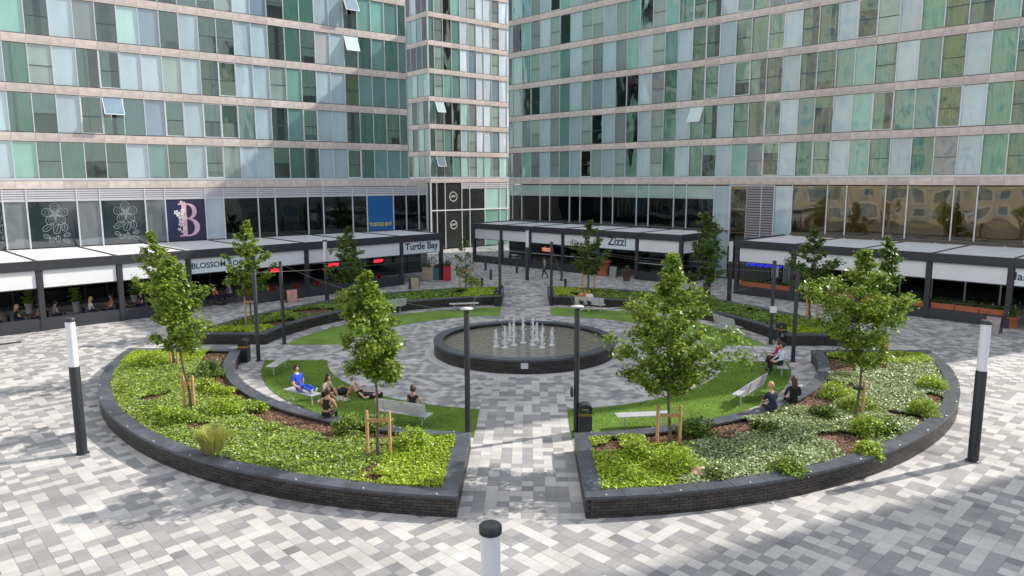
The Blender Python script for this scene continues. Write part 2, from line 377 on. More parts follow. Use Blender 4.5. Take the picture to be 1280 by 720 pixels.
# ================================================================== planters
def offset(pts, d):
    out = []; n = len(pts)
    for i in range(n):
        p0, p, p1 = Vector(pts[i - 1]), Vector(pts[i]), Vector(pts[(i + 1) % n])
        e0 = (p - p0).normalized(); e1 = (p1 - p).normalized(); n0 = Vector((-e0.y, e0.x)); n1 = Vector((-e1.y, e1.x))
        b = (n0 + n1).normalized(); out.append(tuple(p + b * (d / max(0.35, b.dot(n0)))))
    return out
WALL_H, COP_H, COP_W = 0.47, 0.07, 0.42
stud_me = None
PLN = {(-1, -1): ('curved black brick planter with two staked trees and a feathery grass tuft', 'planter'),
       (1, -1): ('curved black brick planter with variegated ivy and a pale boulder', 'planter'),
       (-1, 1): ('curved black brick planter facing the terrace with red neon signs', 'planter'),
       (1, 1): ('curved black brick planter facing the Zizzi terrace', 'planter')}
PLANT = {}
for (sx, sy), (lab, cat) in PLN.items():
    root = thing('planter', lab, cat, pl(sx * 9, sy * 9), 0, 'brick planters round the fountain')
    inv = Matrix.Translation(-root.location)
    out = quad_outline(sx, sy, lambda a: lerp_tab(a, R_IN), lambda a: lerp_tab(a, R_OUT), HW, EW[0] if sy < 0 else EW[1], 0.92)
    ext = offset(out, -0.02); inn = offset(out, COP_W); core0 = offset(out, 0.022); core1 = offset(out, 0.24)
    PLANT[(sx, sy)] = (root, offset(out, COP_W - 0.03))
    w = lambda q, z: tuple(pl(q[0], q[1], z) - root.location)
    n = len(out)
    for k in range(n):
        a, b, c, d = Vector(ext[k]), Vector(ext[(k + 1) % n]), Vector(inn[(k + 1) % n]), Vector(inn[k])
        if (b - a).length < 0.05: continue
        j = 0.004 / (b - a).length; dz = rnd.uniform(-.002, .002)
        q = [a.lerp(b, j), a.lerp(b, 1 - j), d.lerp(c, 1 - j), d.lerp(c, j)]
        cen = (q[0] + q[1] + q[2] + q[3]) / 4; qi = [x.lerp(cen, .02) for x in q]
        vs = [w(x, WALL_H) for x in q] + [w(x, WALL_H + COP_H - .006 + dz) for x in q] + [w(x, WALL_H + COP_H + dz) for x in qi]
        fs = [(3, 2, 1, 0), (8, 9, 10, 11)] + [(e + o_, (e + 1) % 4 + o_, (e + 1) % 4 + o_ + 4, e + o_ + 4) for o_ in (0, 4) for e in range(4)]
        newobj('coping_stone', mesh('coping_stone', vs, fs, slate), root)
        if (b - a).length > 0.5 and k % 2 == 0 and sy < 0:
            if stud_me is None:
                bb = MB().lathe([(0.022, 0), (0.022, .025), (0.012, .03)], 8); stud_me = mesh('stud', bb.v, bb.f, steel)
            e1 = a.lerp(d, .13).lerp(b.lerp(c, .13), .5); newobj('stud', stud_me, root, w(e1, WALL_H + COP_H))
    mb = MB()
    for k in range(n):   # mortar core
        a, b, c, d = core0[k], core0[(k + 1) % n], core1[(k + 1) % n], core1[k]
        vs = [w(x, 0) for x in (a, b, c, d)] + [w(x, WALL_H - .001) for x in (a, b, c, d)]
        mb.add(vs, [(0, 1, 5, 4), (2, 3, 7, 6), (4, 5, 6, 7)])
    mb.build('mortar_core', mortar, root)
    bm_ = MB(); rows = 6; rh = WALL_H / rows; BL = 0.225
    carry = 0.0
    perim = [0.0]
    for k in range(n): perim.append(perim[-1] + (Vector(out[(k + 1) % n]) - Vector(out[k])).length)
    def at(s):
        s = min(max(s, 0), perim[-1] - 1e-4); k = 0
        lo, hi = 0, n
        while hi - lo > 1:
            md = (lo + hi) // 2
            if perim[md] <= s: lo = md
            else: hi = md
        a, b = Vector(out[lo]), Vector(out[(lo + 1) % n]); t = (s - perim[lo]) / max(1e-6, perim[lo + 1] - perim[lo]); e = (b - a).normalized()
        return a.lerp(b, t), e, lo
    nb = int(perim[-1] / BL); bl = perim[-1] / nb
    for r in range(rows):
        for i in range(nb):
            s0 = (i + 0.5 * (r % 2)) * bl + .005; s1 = s0 + bl - .01
            pa, ea, ka = at(s0); pb_, eb, kb = at(s1)
            if ka != kb and ea.dot(eb) < 0.9: pb_ = Vector(out[kb]); eb = ea
            na = Vector((-ea.y, ea.x)); nb_ = Vector((-eb.y, eb.x)); pr = rnd.uniform(-.003, .003); z0, z1 = r * rh + .005, (r + 1) * rh - .005
            A = [pa - na * pr, pb_ - nb_ * pr, pb_ + nb_ * .06, pa + na * .06]
            vs = [w(x, z0) for x in A] + [w(x, z1) for x in A]
            bm_.add(vs, [(0, 1, 5, 4), (3, 0, 4, 7), (1, 2, 6, 5), (4, 5, 6, 7), (3, 2, 1, 0)])
    ob = bm_.build('brick_courses', brickm, root); ob['kind'] = 'stuff'
    me = mesh('soil', [w(x, 0.40) for x in core1], [tuple(range(n))], soilm); newobj('soil', me, root)

# ================================================================== foliage helpers
def leafmat(name, col, trans=0.3, rough=0.45, isl=0.35, spec=0.4): return mat(name, col, rough, spec=spec, island=isl, trans=trans)
LF_TREE = leafmat('tree leaf green', (0.155, 0.25, 0.03), 0.45, 0.38, 0.5)
LF_TREE2 = leafmat('tree leaf yellow green', (0.27, 0.36, 0.05), 0.45, 0.38, 0.45)
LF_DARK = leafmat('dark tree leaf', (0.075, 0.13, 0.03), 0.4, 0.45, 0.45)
LF_LIME = leafmat('lime ground cover leaf', (0.36, 0.48, 0.03), 0.35, 0.45, 0.35)
LF_MID = leafmat('green ground cover leaf', (0.24, 0.35, 0.04), 0.33, 0.5, 0.45)
LF_IVY = leafmat('ivy leaf', (0.21, 0.29, 0.07), 0.28, 0.4, 0.4)
LF_VAR = leafmat('variegated pale leaf', (0.46, 0.52, 0.30), 0.2, 0.4, 0.25)
LF_SHADE = leafmat('deep green shrub leaf', (0.08, 0.14, 0.025), 0.3, 0.45, 0.4)
GRASS = leafmat('feather grass', (0.42, 0.44, 0.12), 0.3, 0.6, 0.3)
CHIP = mat('bark chip', (0.20, 0.115, 0.065), 0.9, island=0.55)
def in_poly(P, poly):
    x, y = P[:, 0], P[:, 1]; inside = np.zeros(len(P), bool); n = len(poly)
    for i in range(n):
        x0, y0 = poly[i - 1]; x1, y1 = poly[i]
        c = ((y0 > y) != (y1 > y)) & (x < (x1 - x0) * (y - y0) / (y1 - y0 + 1e-12) + x0); inside ^= c
    return inside
def vnoise(x, y, s, seed):
    r = np.random.default_rng(seed); ph = r.uniform(0, 6.28, 12); fx = r.normal(0, 1, 12) * s; fy = r.normal(0, 1, 12) * s
    return sum(np.sin(x * fx[k] + y * fy[k] + ph[k]) for k in range(12)) / 4.9
COVER_LAB = {(-1, -1): 'green and lime ground cover in the planter with the grass tuft', (1, -1): 'variegated ivy ground cover in the planter with the boulder',
             (-1, 1): 'green ground cover in the planter before the red signs', (1, 1): 'green ground cover in the planter facing Zizzi'}
bare_near = [g(467, 585, .5), g(478, 560, .5), g(215, 520, .5), g(330, 512, .5), g(385, 530, .5), g(420, 540, .5), g(1030, 500, .5), g(1175, 500, .5), g(1130, 520, .5), g(1060, 560, .5), g(760, 560, .5), g(905, 545, .5), g(180, 500, .5), g(255, 530, .5)]
bare_near = [uv(b) for b in bare_near]
for key, (root, poly) in PLANT.items():
    sx, sy = key; nearp = sy < 0
    dens = 1150 if nearp else 420
    us = [p[0] for p in poly]; vs_ = [p[1] for p in poly]; A = (max(us) - min(us)) * (max(vs_) - min(vs_)); n = int(A * dens)
    Q = np.c_[nrg.uniform(min(us), max(us), n), nrg.uniform(min(vs_), max(vs_), n)]; Q = Q[in_poly(Q, poly)]
    u, v = Q[:, 0], Q[:, 1]; nv = vnoise(u, v, 1.1, 3 + sx + 2 * sy); rr = np.hypot(u, v)
    edge_in = rr - 12.55
    bare = (nv > 0.74) | ((edge_in < 1.3) & (nv > -0.35) & nearp & (np.abs(u) > 3.5))
    for bu, bv in bare_near: bare |= (np.hypot(u - bu, (v - bv)) < 0.42 + 0.45 * vnoise(u, v, 3.5, 21) + nrg.normal(0, .07, len(u)))
    ang = np.degrees(np.arctan2(np.abs(u), -v))
    if nearp:
        lime = (np.abs(u) < 4.2 + .5 * nv) & (np.abs(u) > 1.4) & ~((np.abs(u) > 2.9 + .3 * nv) & (rr < 14.2) & (sx < 0))
        if sx < 0: lime |= (v > -4.2 + .6 * nv)
        else: lime |= (v > -4.0 + .6 * nv)
    else: lime = (v < 3.0 + .5 * nv) | (np.abs(u) < 4)
    keep = ~bare
    hgt = 0.03 + 0.05 * (vnoise(u, v, 2.6, 9) + 1) + nrg.uniform(0, .07, len(Q))
    hgt = np.where(lime, hgt + .03, hgt)
    P = np.array([tuple(pl(a, b, 0.40)) for a, b in Q]); P[:, 2] += hgt
    def mk(mask, size, m, up=0.8):
        k = int(mask.sum())
        if not k: return None
        U, V = leafaxes(k, size, up); return P[mask], U, V, m
    parts = []
    sel = nrg.random(len(Q))
    if nearp and sx > 0:
        parts += [mk(keep & ~lime & (sel < .55), .042, 1), mk(keep & ~lime & (sel >= .55), .042, 2), mk(keep & lime & (sel < .8), .042, 0), mk(keep & lime & (sel >= .8), .042, 3)]
    elif nearp:
        parts += [mk(keep & ~lime & (sel < .55), .043, 3), mk(keep & ~lime & (sel >= .55) & (sel < .8), .043, 1), mk(keep & ~lime & (sel >= .92), .043, 2), mk(keep & ~lime & (sel >= .8) & (sel < .92), .043, 0), mk(keep & lime & (sel < .85), .042, 0), mk(keep & lime & (sel >= .85), .043, 3)]
    else:
        parts += [mk(keep & ~lime & (sel < .6), .07, 3), mk(keep & ~lime & (sel >= .6), .07, 4), mk(keep & lime, .07, 0)]
    parts = [p for p in parts if p]
    PP = np.concatenate([p[0] for p in parts]); UU = np.concatenate([p[1] for p in parts]); VV = np.concatenate([p[2] for p in parts])
    mi = np.concatenate([np.full(len(p[0]), p[3], np.int32) for p in parts])
    o = quadsheet('ground_cover', PP, UU, VV, [LF_LIME, LF_IVY, LF_VAR, LF_MID, LF_SHADE]); o.data.polygons.foreach_set('material_index', mi)
    tag(o, COVER_LAB[key], 'ground cover', kind='stuff')
    kb = bare & (nrg.random(len(Q)) < .55); Pb = P[kb].copy(); Pb[:, 2] = 0.41 + nrg.uniform(0, .02, len(Pb)); U, V = leafaxes(len(Pb), .035, 2.0)
    tag(quadsheet('bark_mulch', Pb, U, V, CHIP), COVER_LAB[key].replace('green and lime ground cover', 'brown bark mulch').replace('variegated ivy ground cover', 'brown bark mulch').replace('green ground cover', 'brown bark mulch'), 'mulch', kind='stuff')

# ------------------------------------------------------------------ shrubs
def shrub(px, py, w, h, m2, lab, n=900, leaf=.05, z=0.40, feather=False):
    b = g(px, py, z); root = thing('shrub', lab, 'shrub', b)
    if not feather: h *= 1.12; n = int(n * 1.9); leaf *= .78
    if feather:
        k = 900; a = nrg.uniform(0, 6.283, k); tip = nrg.uniform(.25, 1, k) ** .6
        mb = MB()
        for i in range(k):
            d = Vector((math.cos(a[i]), math.sin(a[i]), 0)); bw = .008; x = d.cross(Vector((0, 0, 1))) * bw; r1 = w * .5 * tip[i]
            p0 = d * .17 * tip[i]; p1 = d * (r1 * .62 + .04) + Vector((0, 0, h * .72 * (1.1 - .35 * tip[i]))); p2 = d * r1 + Vector((0, 0, h * (1.05 - .45 * tip[i] ** 2)))
            mb.add([p0 - x, p0 + x, p1 + x, p1 - x, p2], [(0, 1, 2, 3), (3, 2, 4)])
        mb.build('blades', GRASS, root); return root
    st = MB()
    for k in range(6):
        a = rnd.uniform(0, 6.28); st.tube([(0, 0, 0), (math.cos(a) * w * .18, math.sin(a) * w * .18, h * .4), (math.cos(a) * w * .33, math.sin(a) * w * .33, h * .75)], [.014, .01, .005], 5)
    st.build('stem', bark, root)
    # lumpy mound from twig clusters
    nc = max(8, n // 45); C = []
    for k in range(nc):
        a = rnd.uniform(0, 6.28); e = math.acos(rnd.uniform(0, 1)); q = rnd.uniform(.65, 1.08)
        C.append((math.cos(a) * math.sin(e) * w * .44 * q, math.sin(a) * math.sin(e) * w * .44 * q, h * (.15 + .75 * math.cos(e) * q)))
    C = np.array(C); idx = nrg.integers(0, nc, n); P = C[idx] + nrg.normal(0, 1, (n, 3)) * np.array([w * .095, w * .095, h * .11]); P[:, 2] = np.maximum(P[:, 2], .02)
    U, V = leafaxes(n, leaf, .5); f = quadsheet('foliage', P, U, V, m2, root); f.data.polygons.foreach_set('material_index', (nrg.random(n) < .3).astype(np.int32)); return root
NL, NR_ = [LF_MID, LF_LIME], [LF_LIME, LF_MID]
for a in [(188, 458, 1.3, .55, NR_, 'bright lime mounded shrub behind the tied stakes beside the curved coping'), (262, 472, 1.1, .6, [LF_SHADE, LF_MID], 'dark green rounded shrub by the inner coping beside the slim trunk'),
          (284, 517, 1.15, .55, NR_, 'yellow green shrub between the feathery grass tuft and the inner coping'), (226, 530, 1.0, .45, [LF_MID, LF_LIME], 'green shrub at the foot of the paired stakes'),
          (262, 490, .8, .4, [LF_LIME, LF_MID], 'small lime shrub beside the inner coping near the dark shrub'), (282, 494, .8, .3, NR_, 'low yellow green shrub hugging the inner coping'),
          (440, 542, 1.0, .5, [LF_MID, LF_SHADE], 'green shrub by the woman in black seated on the coping'), (470, 535, .9, .45, [LF_MID, LF_SHADE], 'green shrub behind the slatted bench beside the coping'),
          (515, 562, 1.0, .55, NR_, 'airy lime shrub right of the two timber stakes'), (322, 515, .6, .3, [LF_MID, LF_LIME], 'small shrub among bare mulch by the inner coping'),
          (205, 525, .7, .35, NR_, 'small olive shrub near the outer coping studs')]:
    shrub(*a)
for a in [(1045, 497, 1.1, .5, NR_, 'lime shrub by the inner coping near the two seated on the wall'), (1072, 515, 1.1, .5, [LF_MID, LF_LIME], 'green shrub behind the single stake'),
          (1088, 545, 1.2, .55, [LF_MID, LF_LIME], 'broad green shrub in front of the single stake'), (1030, 523, .8, .4, [LF_SHADE, LF_MID], 'dark low shrub on mulch left of the single stake'),
          (1165, 487, 1.0, .45, NR_, 'lime shrub beside the outer coping near the tall lamp column'), (1155, 520, 1.0, .5, [LF_MID, LF_LIME], 'green shrub beside the outer coping where it bends'),
          (1110, 545, .7, .4, [LF_SHADE, LF_LIME], 'small dark shrub on the mulch crescent'), (1085, 570, .7, .35, NR_, 'small yellow green shrub near the outer coping edge'),
          (985, 593, .9, .4, [LF_MID, LF_SHADE], 'reddish green shrub on the outer edge of the ivy'), (955, 540, .7, .35, [LF_SHADE, LF_MID], 'dark shrub under the inner coping behind the ivy'),
          (870, 545, 1.1, .5, [LF_SHADE, LF_MID], 'dark shrub right of the two square stakes'), (845, 590, 1.2, .6, NR_, 'feathery lime shrub beside the pale boulder'), (795, 575, .9, .45, [LF_LIME, LF_MID], 'lime shrub left of the square stakes'),
          (895, 600, .7, .35, [LF_IVY, LF_VAR], 'grey green ivy mound right of the pale boulder')]:
    shrub(*a)
shrub(267, 571, 1.15, .95, None, 'feathery golden grass tuft near the front coping', feather=True)
for a in [(430, 378, 1.6, .7, NL, 'rounded shrub before the terrace with red signs'), (590, 358, 1.5, .7, [LF_MID, LF_LIME], 'rounded shrub at the foot of the thin sapling'), (885, 384, 1.5, .7, [LF_MID, LF_SHADE], 'rounded shrub behind the bench backrest by the wall'),
          (355, 400, 1.1, .45, NL, 'low shrub near the two tall posts'), (990, 410, 1.3, .5, NL, 'low shrub behind the litter bin with twin posts')]:
    shrub(*a, n=700, leaf=.06)
# pale boulder
bmb = bmesh.new(); bmesh.ops.create_icosphere(bmb, subdivisions=3, radius=.26)
for v_ in bmb.verts:
    nn = 1 + .16 * math.sin(v_.co.x * 13 + 2) * math.cos(v_.co.y * 11) + .08 * math.sin(v_.co.z * 27 + v_.co.x * 9); v_.co *= nn; v_.co.z *= .6
me = bpy.data.meshes.new('boulder'); bmb.to_mesh(me); bmb.free(); me.materials.append(mat('pale boulder stone', (.52, .38, .26), .85, var=.2, scale=6, bump=.4, bscale=20))
tag(newobj('boulder', me, None, g(874, 592, .48)), 'pale tan boulder among the ivy', 'boulder')

# ================================================================== fountain
fr = thing('fountain', 'round black brick fountain basin with slate rim and white water jets', 'fountain', pl(0, 0))
FR = 4.16
apr = mat('pale apron slab', (.50, .49, .48), .8, var=.1, scale=2)
nseg = 36
for k in range(nseg):
    a0, a1 = k * math.tau / nseg + .0012, (k + 1) * math.tau / nseg - .0012
    def ringseg(r0, r1, z0, z1):
        P = [(r0, a0), (r1, a0), (r1, (a0 + a1) / 2), (r1, a1), (r0, a1), (r0, (a0 + a1) / 2)]
        vs = [(r * math.cos(a), r * math.sin(a), z) for z in (z0, z1) for r, a in P]
        return vs, [(5, 4, 3, 2, 1, 0), (6, 7, 8, 9, 10, 11)] + [(i, (i + 1) % 6, (i + 1) % 6 + 6, i + 6) for i in range(6)]
    newobj('coping_stone', mesh('coping_stone', *ringseg(FR - .42, FR + .02, .52, .60), slate), fr)
    newobj('apron_slab', mesh('apron_slab', *ringseg(FR - .02, FR + .42, -.008, .008), apr), fr)
mb = MB(); rows = 7
for r in range(rows):
    nb = int(math.tau * FR / .225)
    for i in range(nb):
        a0 = (i + .5 * (r % 2)) * math.tau / nb + .0012; a1 = a0 + math.tau / nb - .0024; z0 = r * .52 / rows + .005; z1 = (r + 1) * .52 / rows - .005; e = rnd.uniform(-.003, .003)
        A = [(FR + e, a0), (FR + e, a1), (FR - .08, a1), (FR - .08, a0)]
        mb.add([(q * math.cos(a), q * math.sin(a), z) for z in (z0, z1) for q, a in A], [(0, 1, 5, 4), (1, 2, 6, 5), (3, 0, 4, 7), (4, 5, 6, 7), (3, 2, 1, 0)])
o = mb.build('brick_courses', brickm, fr); o['kind'] = 'stuff'
MB().lathe([(FR - .02, 0.001), (FR - .02, .519), (FR - .30, .519), (FR - .30, .05), (0.01, .05)], 64).build('basin_shell', mortar, fr)
wm = bpy.data.materials.new('fountain water'); wm.use_nodes = True
p = wm.node_tree.nodes['Principled BSDF']; p.inputs['Base Color'].default_value = (.20, .185, .15, 1); p.inputs['Roughness'].default_value = .06; p.inputs['IOR'].default_value = 1.33
t_ = wm.node_tree.nodes.new('ShaderNodeTexCoord'); n_ = wm.node_tree.nodes.new('ShaderNodeTexNoise'); n_.inputs['Scale'].default_value = 5; n_.inputs['Detail'].default_value = 3
b_ = wm.node_tree.nodes.new('ShaderNodeBump'); b_.inputs['Distance'].default_value = .06; b_.inputs['Strength'].default_value = 1.0
wm.node_tree.links.new(t_.outputs['Object'], n_.inputs['Vector']); wm.node_tree.links.new(n_.outputs['Fac'], b_.inputs['Height']); wm.node_tree.links.new(b_.outputs[0], p.inputs['Normal'])
vs = [((FR - .31) * math.cos(k * math.tau / 64), (FR - .31) * math.sin(k * math.tau / 64), .43) for k in range(64)]
newobj('water_surface', mesh('water_surface', vs, [tuple(range(64))], wm), fr)
foam = mat('white jet water', (.92, .94, .96), .25, trans=.25, var=.1, scale=20)
jets = [(620, 433, 413), (631, 434.5, 408), (642.5, 431.5, 400), (654, 428.5, 399.5), (666, 431.5, 399), (678, 434.5, 408), (690, 431.5, 412), (637, 425, 405), (671, 425, 405)]
for x, yb, yt in jets:
    P = g(x, yb, .43); h = zat(x, yt, math.hypot(P.x, P.y)) - .43; mb = MB(); L = P - fr.location
    pts = [(L.x + rnd.gauss(0, .004) * k, L.y + rnd.gauss(0, .004) * k, .43 + h * k / 7) for k in range(8)]
    mb.tube(pts, [.06, .05, .055, .045, .05, .04, .035, .012], 7)
    for k in range(130):
        f = rnd.random(); sp_ = .03 + .06 * (1 - f); q = Vector((L.x + rnd.gauss(0, sp_), L.y + rnd.gauss(0, sp_), .44 + h * f * 1.06)); s_ = rnd.uniform(.010, .032)
        mb.add([q + Vector((s_, 0, 0)), q + Vector((-s_ * .5, s_ * .8, 0)), q + Vector((-s_ * .5, -s_ * .8, 0)), q + Vector((0, 0, s_ * 1.6)), q - Vector((0, 0, s_))], [(0, 1, 3), (1, 2, 3), (2, 0, 3), (1, 0, 4), (2, 1, 4), (0, 2, 4)])
    mb.lathe([(.15, .432), (.11, .455), (.03, .47)], 9, c=(L.x, L.y)); mb.build('water_jet', foam, fr)
d = (Vector((0, 0, 0)) - pl(0, 0)).normalized(); a = math.atan2(d.y, d.x)
M_ = Matrix.Translation((math.cos(a) * (FR + .012), math.sin(a) * (FR + .012), .36)) @ Matrix.Rotation(a + R(90), 4, 'Z')
block('notice_plate', alu, fr, -.15, .15, -.006, .006, -.12, .12, M_)

# ================================================================== facade panes
PB = panemat('pale blue spandrel glass', (.34, .455, .485)); PM = panemat('mint green glass', (.18, .38, .32)); PG = panemat('teal green glass', (.10, .225, .20))
PX = panemat('pale grey glass panel', (.40, .43, .42)); PK = panemat('deep blue reflecting glass', (.16, .24, .29)); PW = panemat('white sky reflection glass', (.40, .50, .53)); PF = panemat('brightened sage window glass', (.24, .33, .29)); PF2 = panemat('brightened grey window glass', (.17, .21, .21))  # white pane holds sky reflection; sage and grey window panes hold added brightness
PPALE = panemat('pale sunlit glass', (.60, .70, .76)); PBS = panemat('blue spandrel glass', (.33, .45, .48)); PMINTL = panemat('light mint glass', (.36, .58, .53))  # palest glass: the tower's sunlit brightness is put into the colour
GL = glassmat('clear facade glass', (.80, .90, .86)); GLD = glassmat('dark shop glass', (.40, .46, .46), 1.6); GLB = glassmat('bronze glass', (.72, .68, .55), 1.8)
curtM = [mat('curtain ' + n, c, .9, var=.1, scale=3) for n, c in (('white', (.78, .83, .79)), ('sage', (.52, .58, .50)), ('olive', (.48, .48, .20)), ('grey', (.42, .46, .45)), ('mint', (.58, .88, .77)), ('teal', (.28, .54, .47)), ('ice blue', (.74, .86, .90)))]
_cm = {}
def curtain_mesh(i):
    if i not in _cm:
        n = 36; vs = []
        for k in range(n + 1):
            y = .5 * math.sin(k * 1.55) + .2 * math.sin(k * .7 + 1); vs += [(k / n - .5, y, -.5), (k / n - .5, y, .5)]
        me = mesh('curtain', vs, [(2 * k, 2 * k + 2, 2 * k + 3, 2 * k + 1) for k in range(n)], curtM[i], True); _cm[i] = me
    return _cm[i]
I4 = Matrix.Identity(4)
def place(o, M): o.matrix_local = M; return o
def tilt(o, k=.9):
    o.matrix_basis = o.matrix_basis @ Matrix.Diagonal((1 / o.scale.x, 1 / o.scale.y, 1 / o.scale.z, 1)) @ Matrix.Rotation(R(rnd.uniform(-k, k)), 4, 'X') @ Matrix.Rotation(R(rnd.uniform(-k, k)), 4, 'Z') @ Matrix.Diagonal((*o.scale, 1)); return o
def pane_cell(root, M, ty, x0, x1, z0, z1, depth=.05):
    g_ = .022; a, b, c, d = x0 + g_, x1 - g_, z0 + .02, z1 - .02; y0, y1 = depth, depth + .024
    solid = {'B': PB, 'b': PBS, 'M': PM, 'G': PG, 'X': PX, 'K': PK, 'N': PW, 'm': PMINTL, 'P': PPALE}
    if ty in 'MGBb' and rnd.random() < {'M': .38, 'G': .45, 'B': .12, 'b': .3}[ty]:
        tilt(block('pane', GL, root, a, b, y0, y1, c, d, M)); ci = {'M': 4, 'G': 5, 'B': 6, 'b': 6}[ty]
        o = bpy.data.objects.new('curtain', curtain_mesh(ci)); COL.objects.link(o); o.parent = root
        o.matrix_local = M @ Matrix.Translation(((a + b) / 2, .15, (c + d) / 2)) @ Matrix.Diagonal((b - a, rnd.uniform(.04, .10), d - c, 1)); return
    if ty in solid: tilt(block('pane', solid[ty], root, a, b, y0, y1, c, d, M)); return
    zm = c + (d - c) * .46; wht = rnd.random() < .2
    if ty == 'D' and root.name != 'apartment_building' and rnd.random() < .55: ty = 'W'
    wing = (root.name == 'apartment_building.001' and x0 < -4) or root.name.startswith('glass_tower')
    if ty in 'WDO' and rnd.random() < (.86 if wing else .15):  # opaque panes replace dim clear windows, brightness put into their colour
        fm_ = PF if rnd.random() < .65 else PF2
        if rnd.random() < .8: tilt(block('pane', fm_, root, a, b, y0, y1, c, zm - .02, M)); tilt(block('pane', fm_, root, a, b, y0, y1, zm + .02, d, M)); block('transom', alud, root, a, b, y0 - .02, y1 + .01, zm - .022, zm + .022, M)
        else: tilt(block('pane', fm_, root, a, b, y0, y1, c, d, M))
        return
    def sash(p, q, r, s_, mt=GL): tilt(block('pane', mt, root, p, q, y0, y1, r, s_, M))
    if ty in 'WDOA':
        tr_ = rnd.random() < .85 or ty == 'A'
        if ty == 'A':
            sash(a, b, c, zm); h = d - zm; th = R(-rnd.uniform(20, 30))
            T = M @ Matrix.Translation(((a + b) / 2, y0 - .02, d)) @ Matrix.Rotation(th, 4, 'X')
            os_ = block('open_sash', PW if rnd.random() < .55 else PK, root, a - (a + b) / 2, b - (a + b) / 2, -.015, .015, -h, 0, T)  # white sashes carry the sky reflection in their colour
            fm = MB(); w_ = (b - a) / 2
            for q in ((-w_, -w_ + .04, -h, 0), (w_ - .04, w_, -h, 0), (-w_, w_, -h, -h + .04)): fm.box(q[0], q[1], -.02, .02, q[2], q[3])
            under(place(fm.build('sash_frame', whitef, root), T), os_)
        elif tr_:
            sash(a, b, c, zm - .02); sash(a, b, zm + .02, d); block('transom', alud, root, a, b, y0 - .02, y1, zm - .022, zm + .022, M)
        else: sash(a, b, c, d)
        if wht and ty != 'A':
            fm = MB()
            for q in ((a, a + .05, c, d), (b - .05, b, c, d), (a + .05, b - .05, c, c + .05), (a + .05, b - .05, d - .05, d)): fm.box(q[0], q[1], y0 - .03, y0 - .002, q[2], q[3])
            place(fm.build('window_frame', whitef, root), M)
        ci = {'W': (0, 1, 0), 'D': (3, 1, 3), 'O': (2, 2, 2), 'A': (3, 1, 0)}[ty][rnd.randrange(3)]
        full = rnd.random(); segs = []
        if ty == 'W' or ty == 'O': segs = [(a, b)] if full < .6 else [(a, a + (b - a) * .55)]
        else: segs = [(a, a + (b - a) * rnd.uniform(.2, .45)), (b - (b - a) * rnd.uniform(.15, .35), b)] if full < .8 else [(a, b)]
        if ty in 'WD' and rnd.random() < .3:
            segs = segs[:1] if ty == 'D' else []; block('roller_blind', curtM[rnd.choice((0, 0, 1, 3))], root, a + .02, b - .02, .12, .13, d - (d - c) * rnd.choice((.3, .5, .62, .8)), d, M)
        for p, q in segs:
            o = bpy.data.objects.new('curtain', curtain_mesh(ci)); COL.objects.link(o); o.parent = root
            o.matrix_local = M @ Matrix.Translation(((p + q) / 2, .17, (c + d) / 2)) @ Matrix.Diagonal((q - p, .11, d - c, 1))
def upper_facade(root, M, mull, z0, F, nrows, pats, stone_h=.52, first_sill=.14, joinabove=99, zcut=None):
    s0, s1 = mull[0], mull[-1]
    for r in range(nrows):
        zb = z0 + r * F; zg = zb + stone_h + (first_sill if r == 0 else .03); zt = zb + F
        block('sill', alu if r == 0 else alud, root, s0, s1, -.05 if r == 0 else -.01, .09, zb + stone_h + .004, zg - .004, M)
        for c in range(len(mull) - 1):
            jx = .006
            block('stone_panel', stone, root, mull[c] + jx - (.1 if False else 0), mull[c + 1] - jx, -.03 + rnd.uniform(-.003, .003), .1, zb + .006, zb + stone_h - .006, M)
            pane_cell(root, M, pats[r % len(pats)][c % len(pats[0])], mull[c], mull[c + 1], zg, zt)
        for x in mull: block('mullion', alu, root, x - .026, x + .026, -.012, .1, zg, zt - .002, M)
    zb = z0 + nrows * F
    return zb
def plain_storeys(root, M, mull, z0, F, n, mats_, seed):
    """storeys above the picture: same bands and panes, joined"""
    r_ = random.Random(seed); mb = MB()
    for r in range(n):
        zb = z0 + r * F
        for c in range(len(mull) - 1):
            mb.box(mull[c] + .006, mull[c + 1] - .006, -.03, .1, zb + .004, zb + .52, 0)
            mb.box(mull[c] + .02, mull[c + 1] - .02, .05, .08, zb + .54, zb + F - .004, r_.randrange(1, len(mats_)))
    place(mb.build('upper_storeys', mats_, root), M)
def interior(root, M, s0, s1, z0, F, n, m, depth=1.5, name='interior'):
    mb = MB(); mb.box(s0, s1, depth, depth + .1, z0 + .01, z0 + n * F)
    for r in range(n + 1): mb.box(s0, s1, .11, depth - .001, z0 + r * F + (.12 if r < n else -.3), z0 + r * F + (.42 if r < n else -.02))
    k = int((s1 - s0) / 3.7)
    for i in range(k + 1):
        x = s0 + (s1 - s0) * i / max(1, k)
        for r in range(n): mb.box(x - .06, x + .06, .12, depth - .002, z0 + r * F + .43, z0 + (r + 1) * F - .001 + (.1 if r < n - 1 else -.32))
    return place(mb.build(name, m, root), M)
def vary(p, r_, pr=.25):
    alt = {'W': 'WWDOA', 'D': 'DDWWA', 'B': 'BBBBb', 'M': 'MMMG', 'G': 'GGGMb', 'O': 'OOW', 'N': 'NB'}
    return ''.join(r_.choice(alt.get(ch, ch)) if r_.random() < pr else ch for ch in p)
UPM = [stone, PB, PM, PG, PK]

# ---------------- left building
bl = thing('apartment_building', 'sunlit glass and sandstone apartment block above the BLOSSOM ROOM terrace', 'building', (-18.12, 53.14, 0), math.atan2(.627, .779))
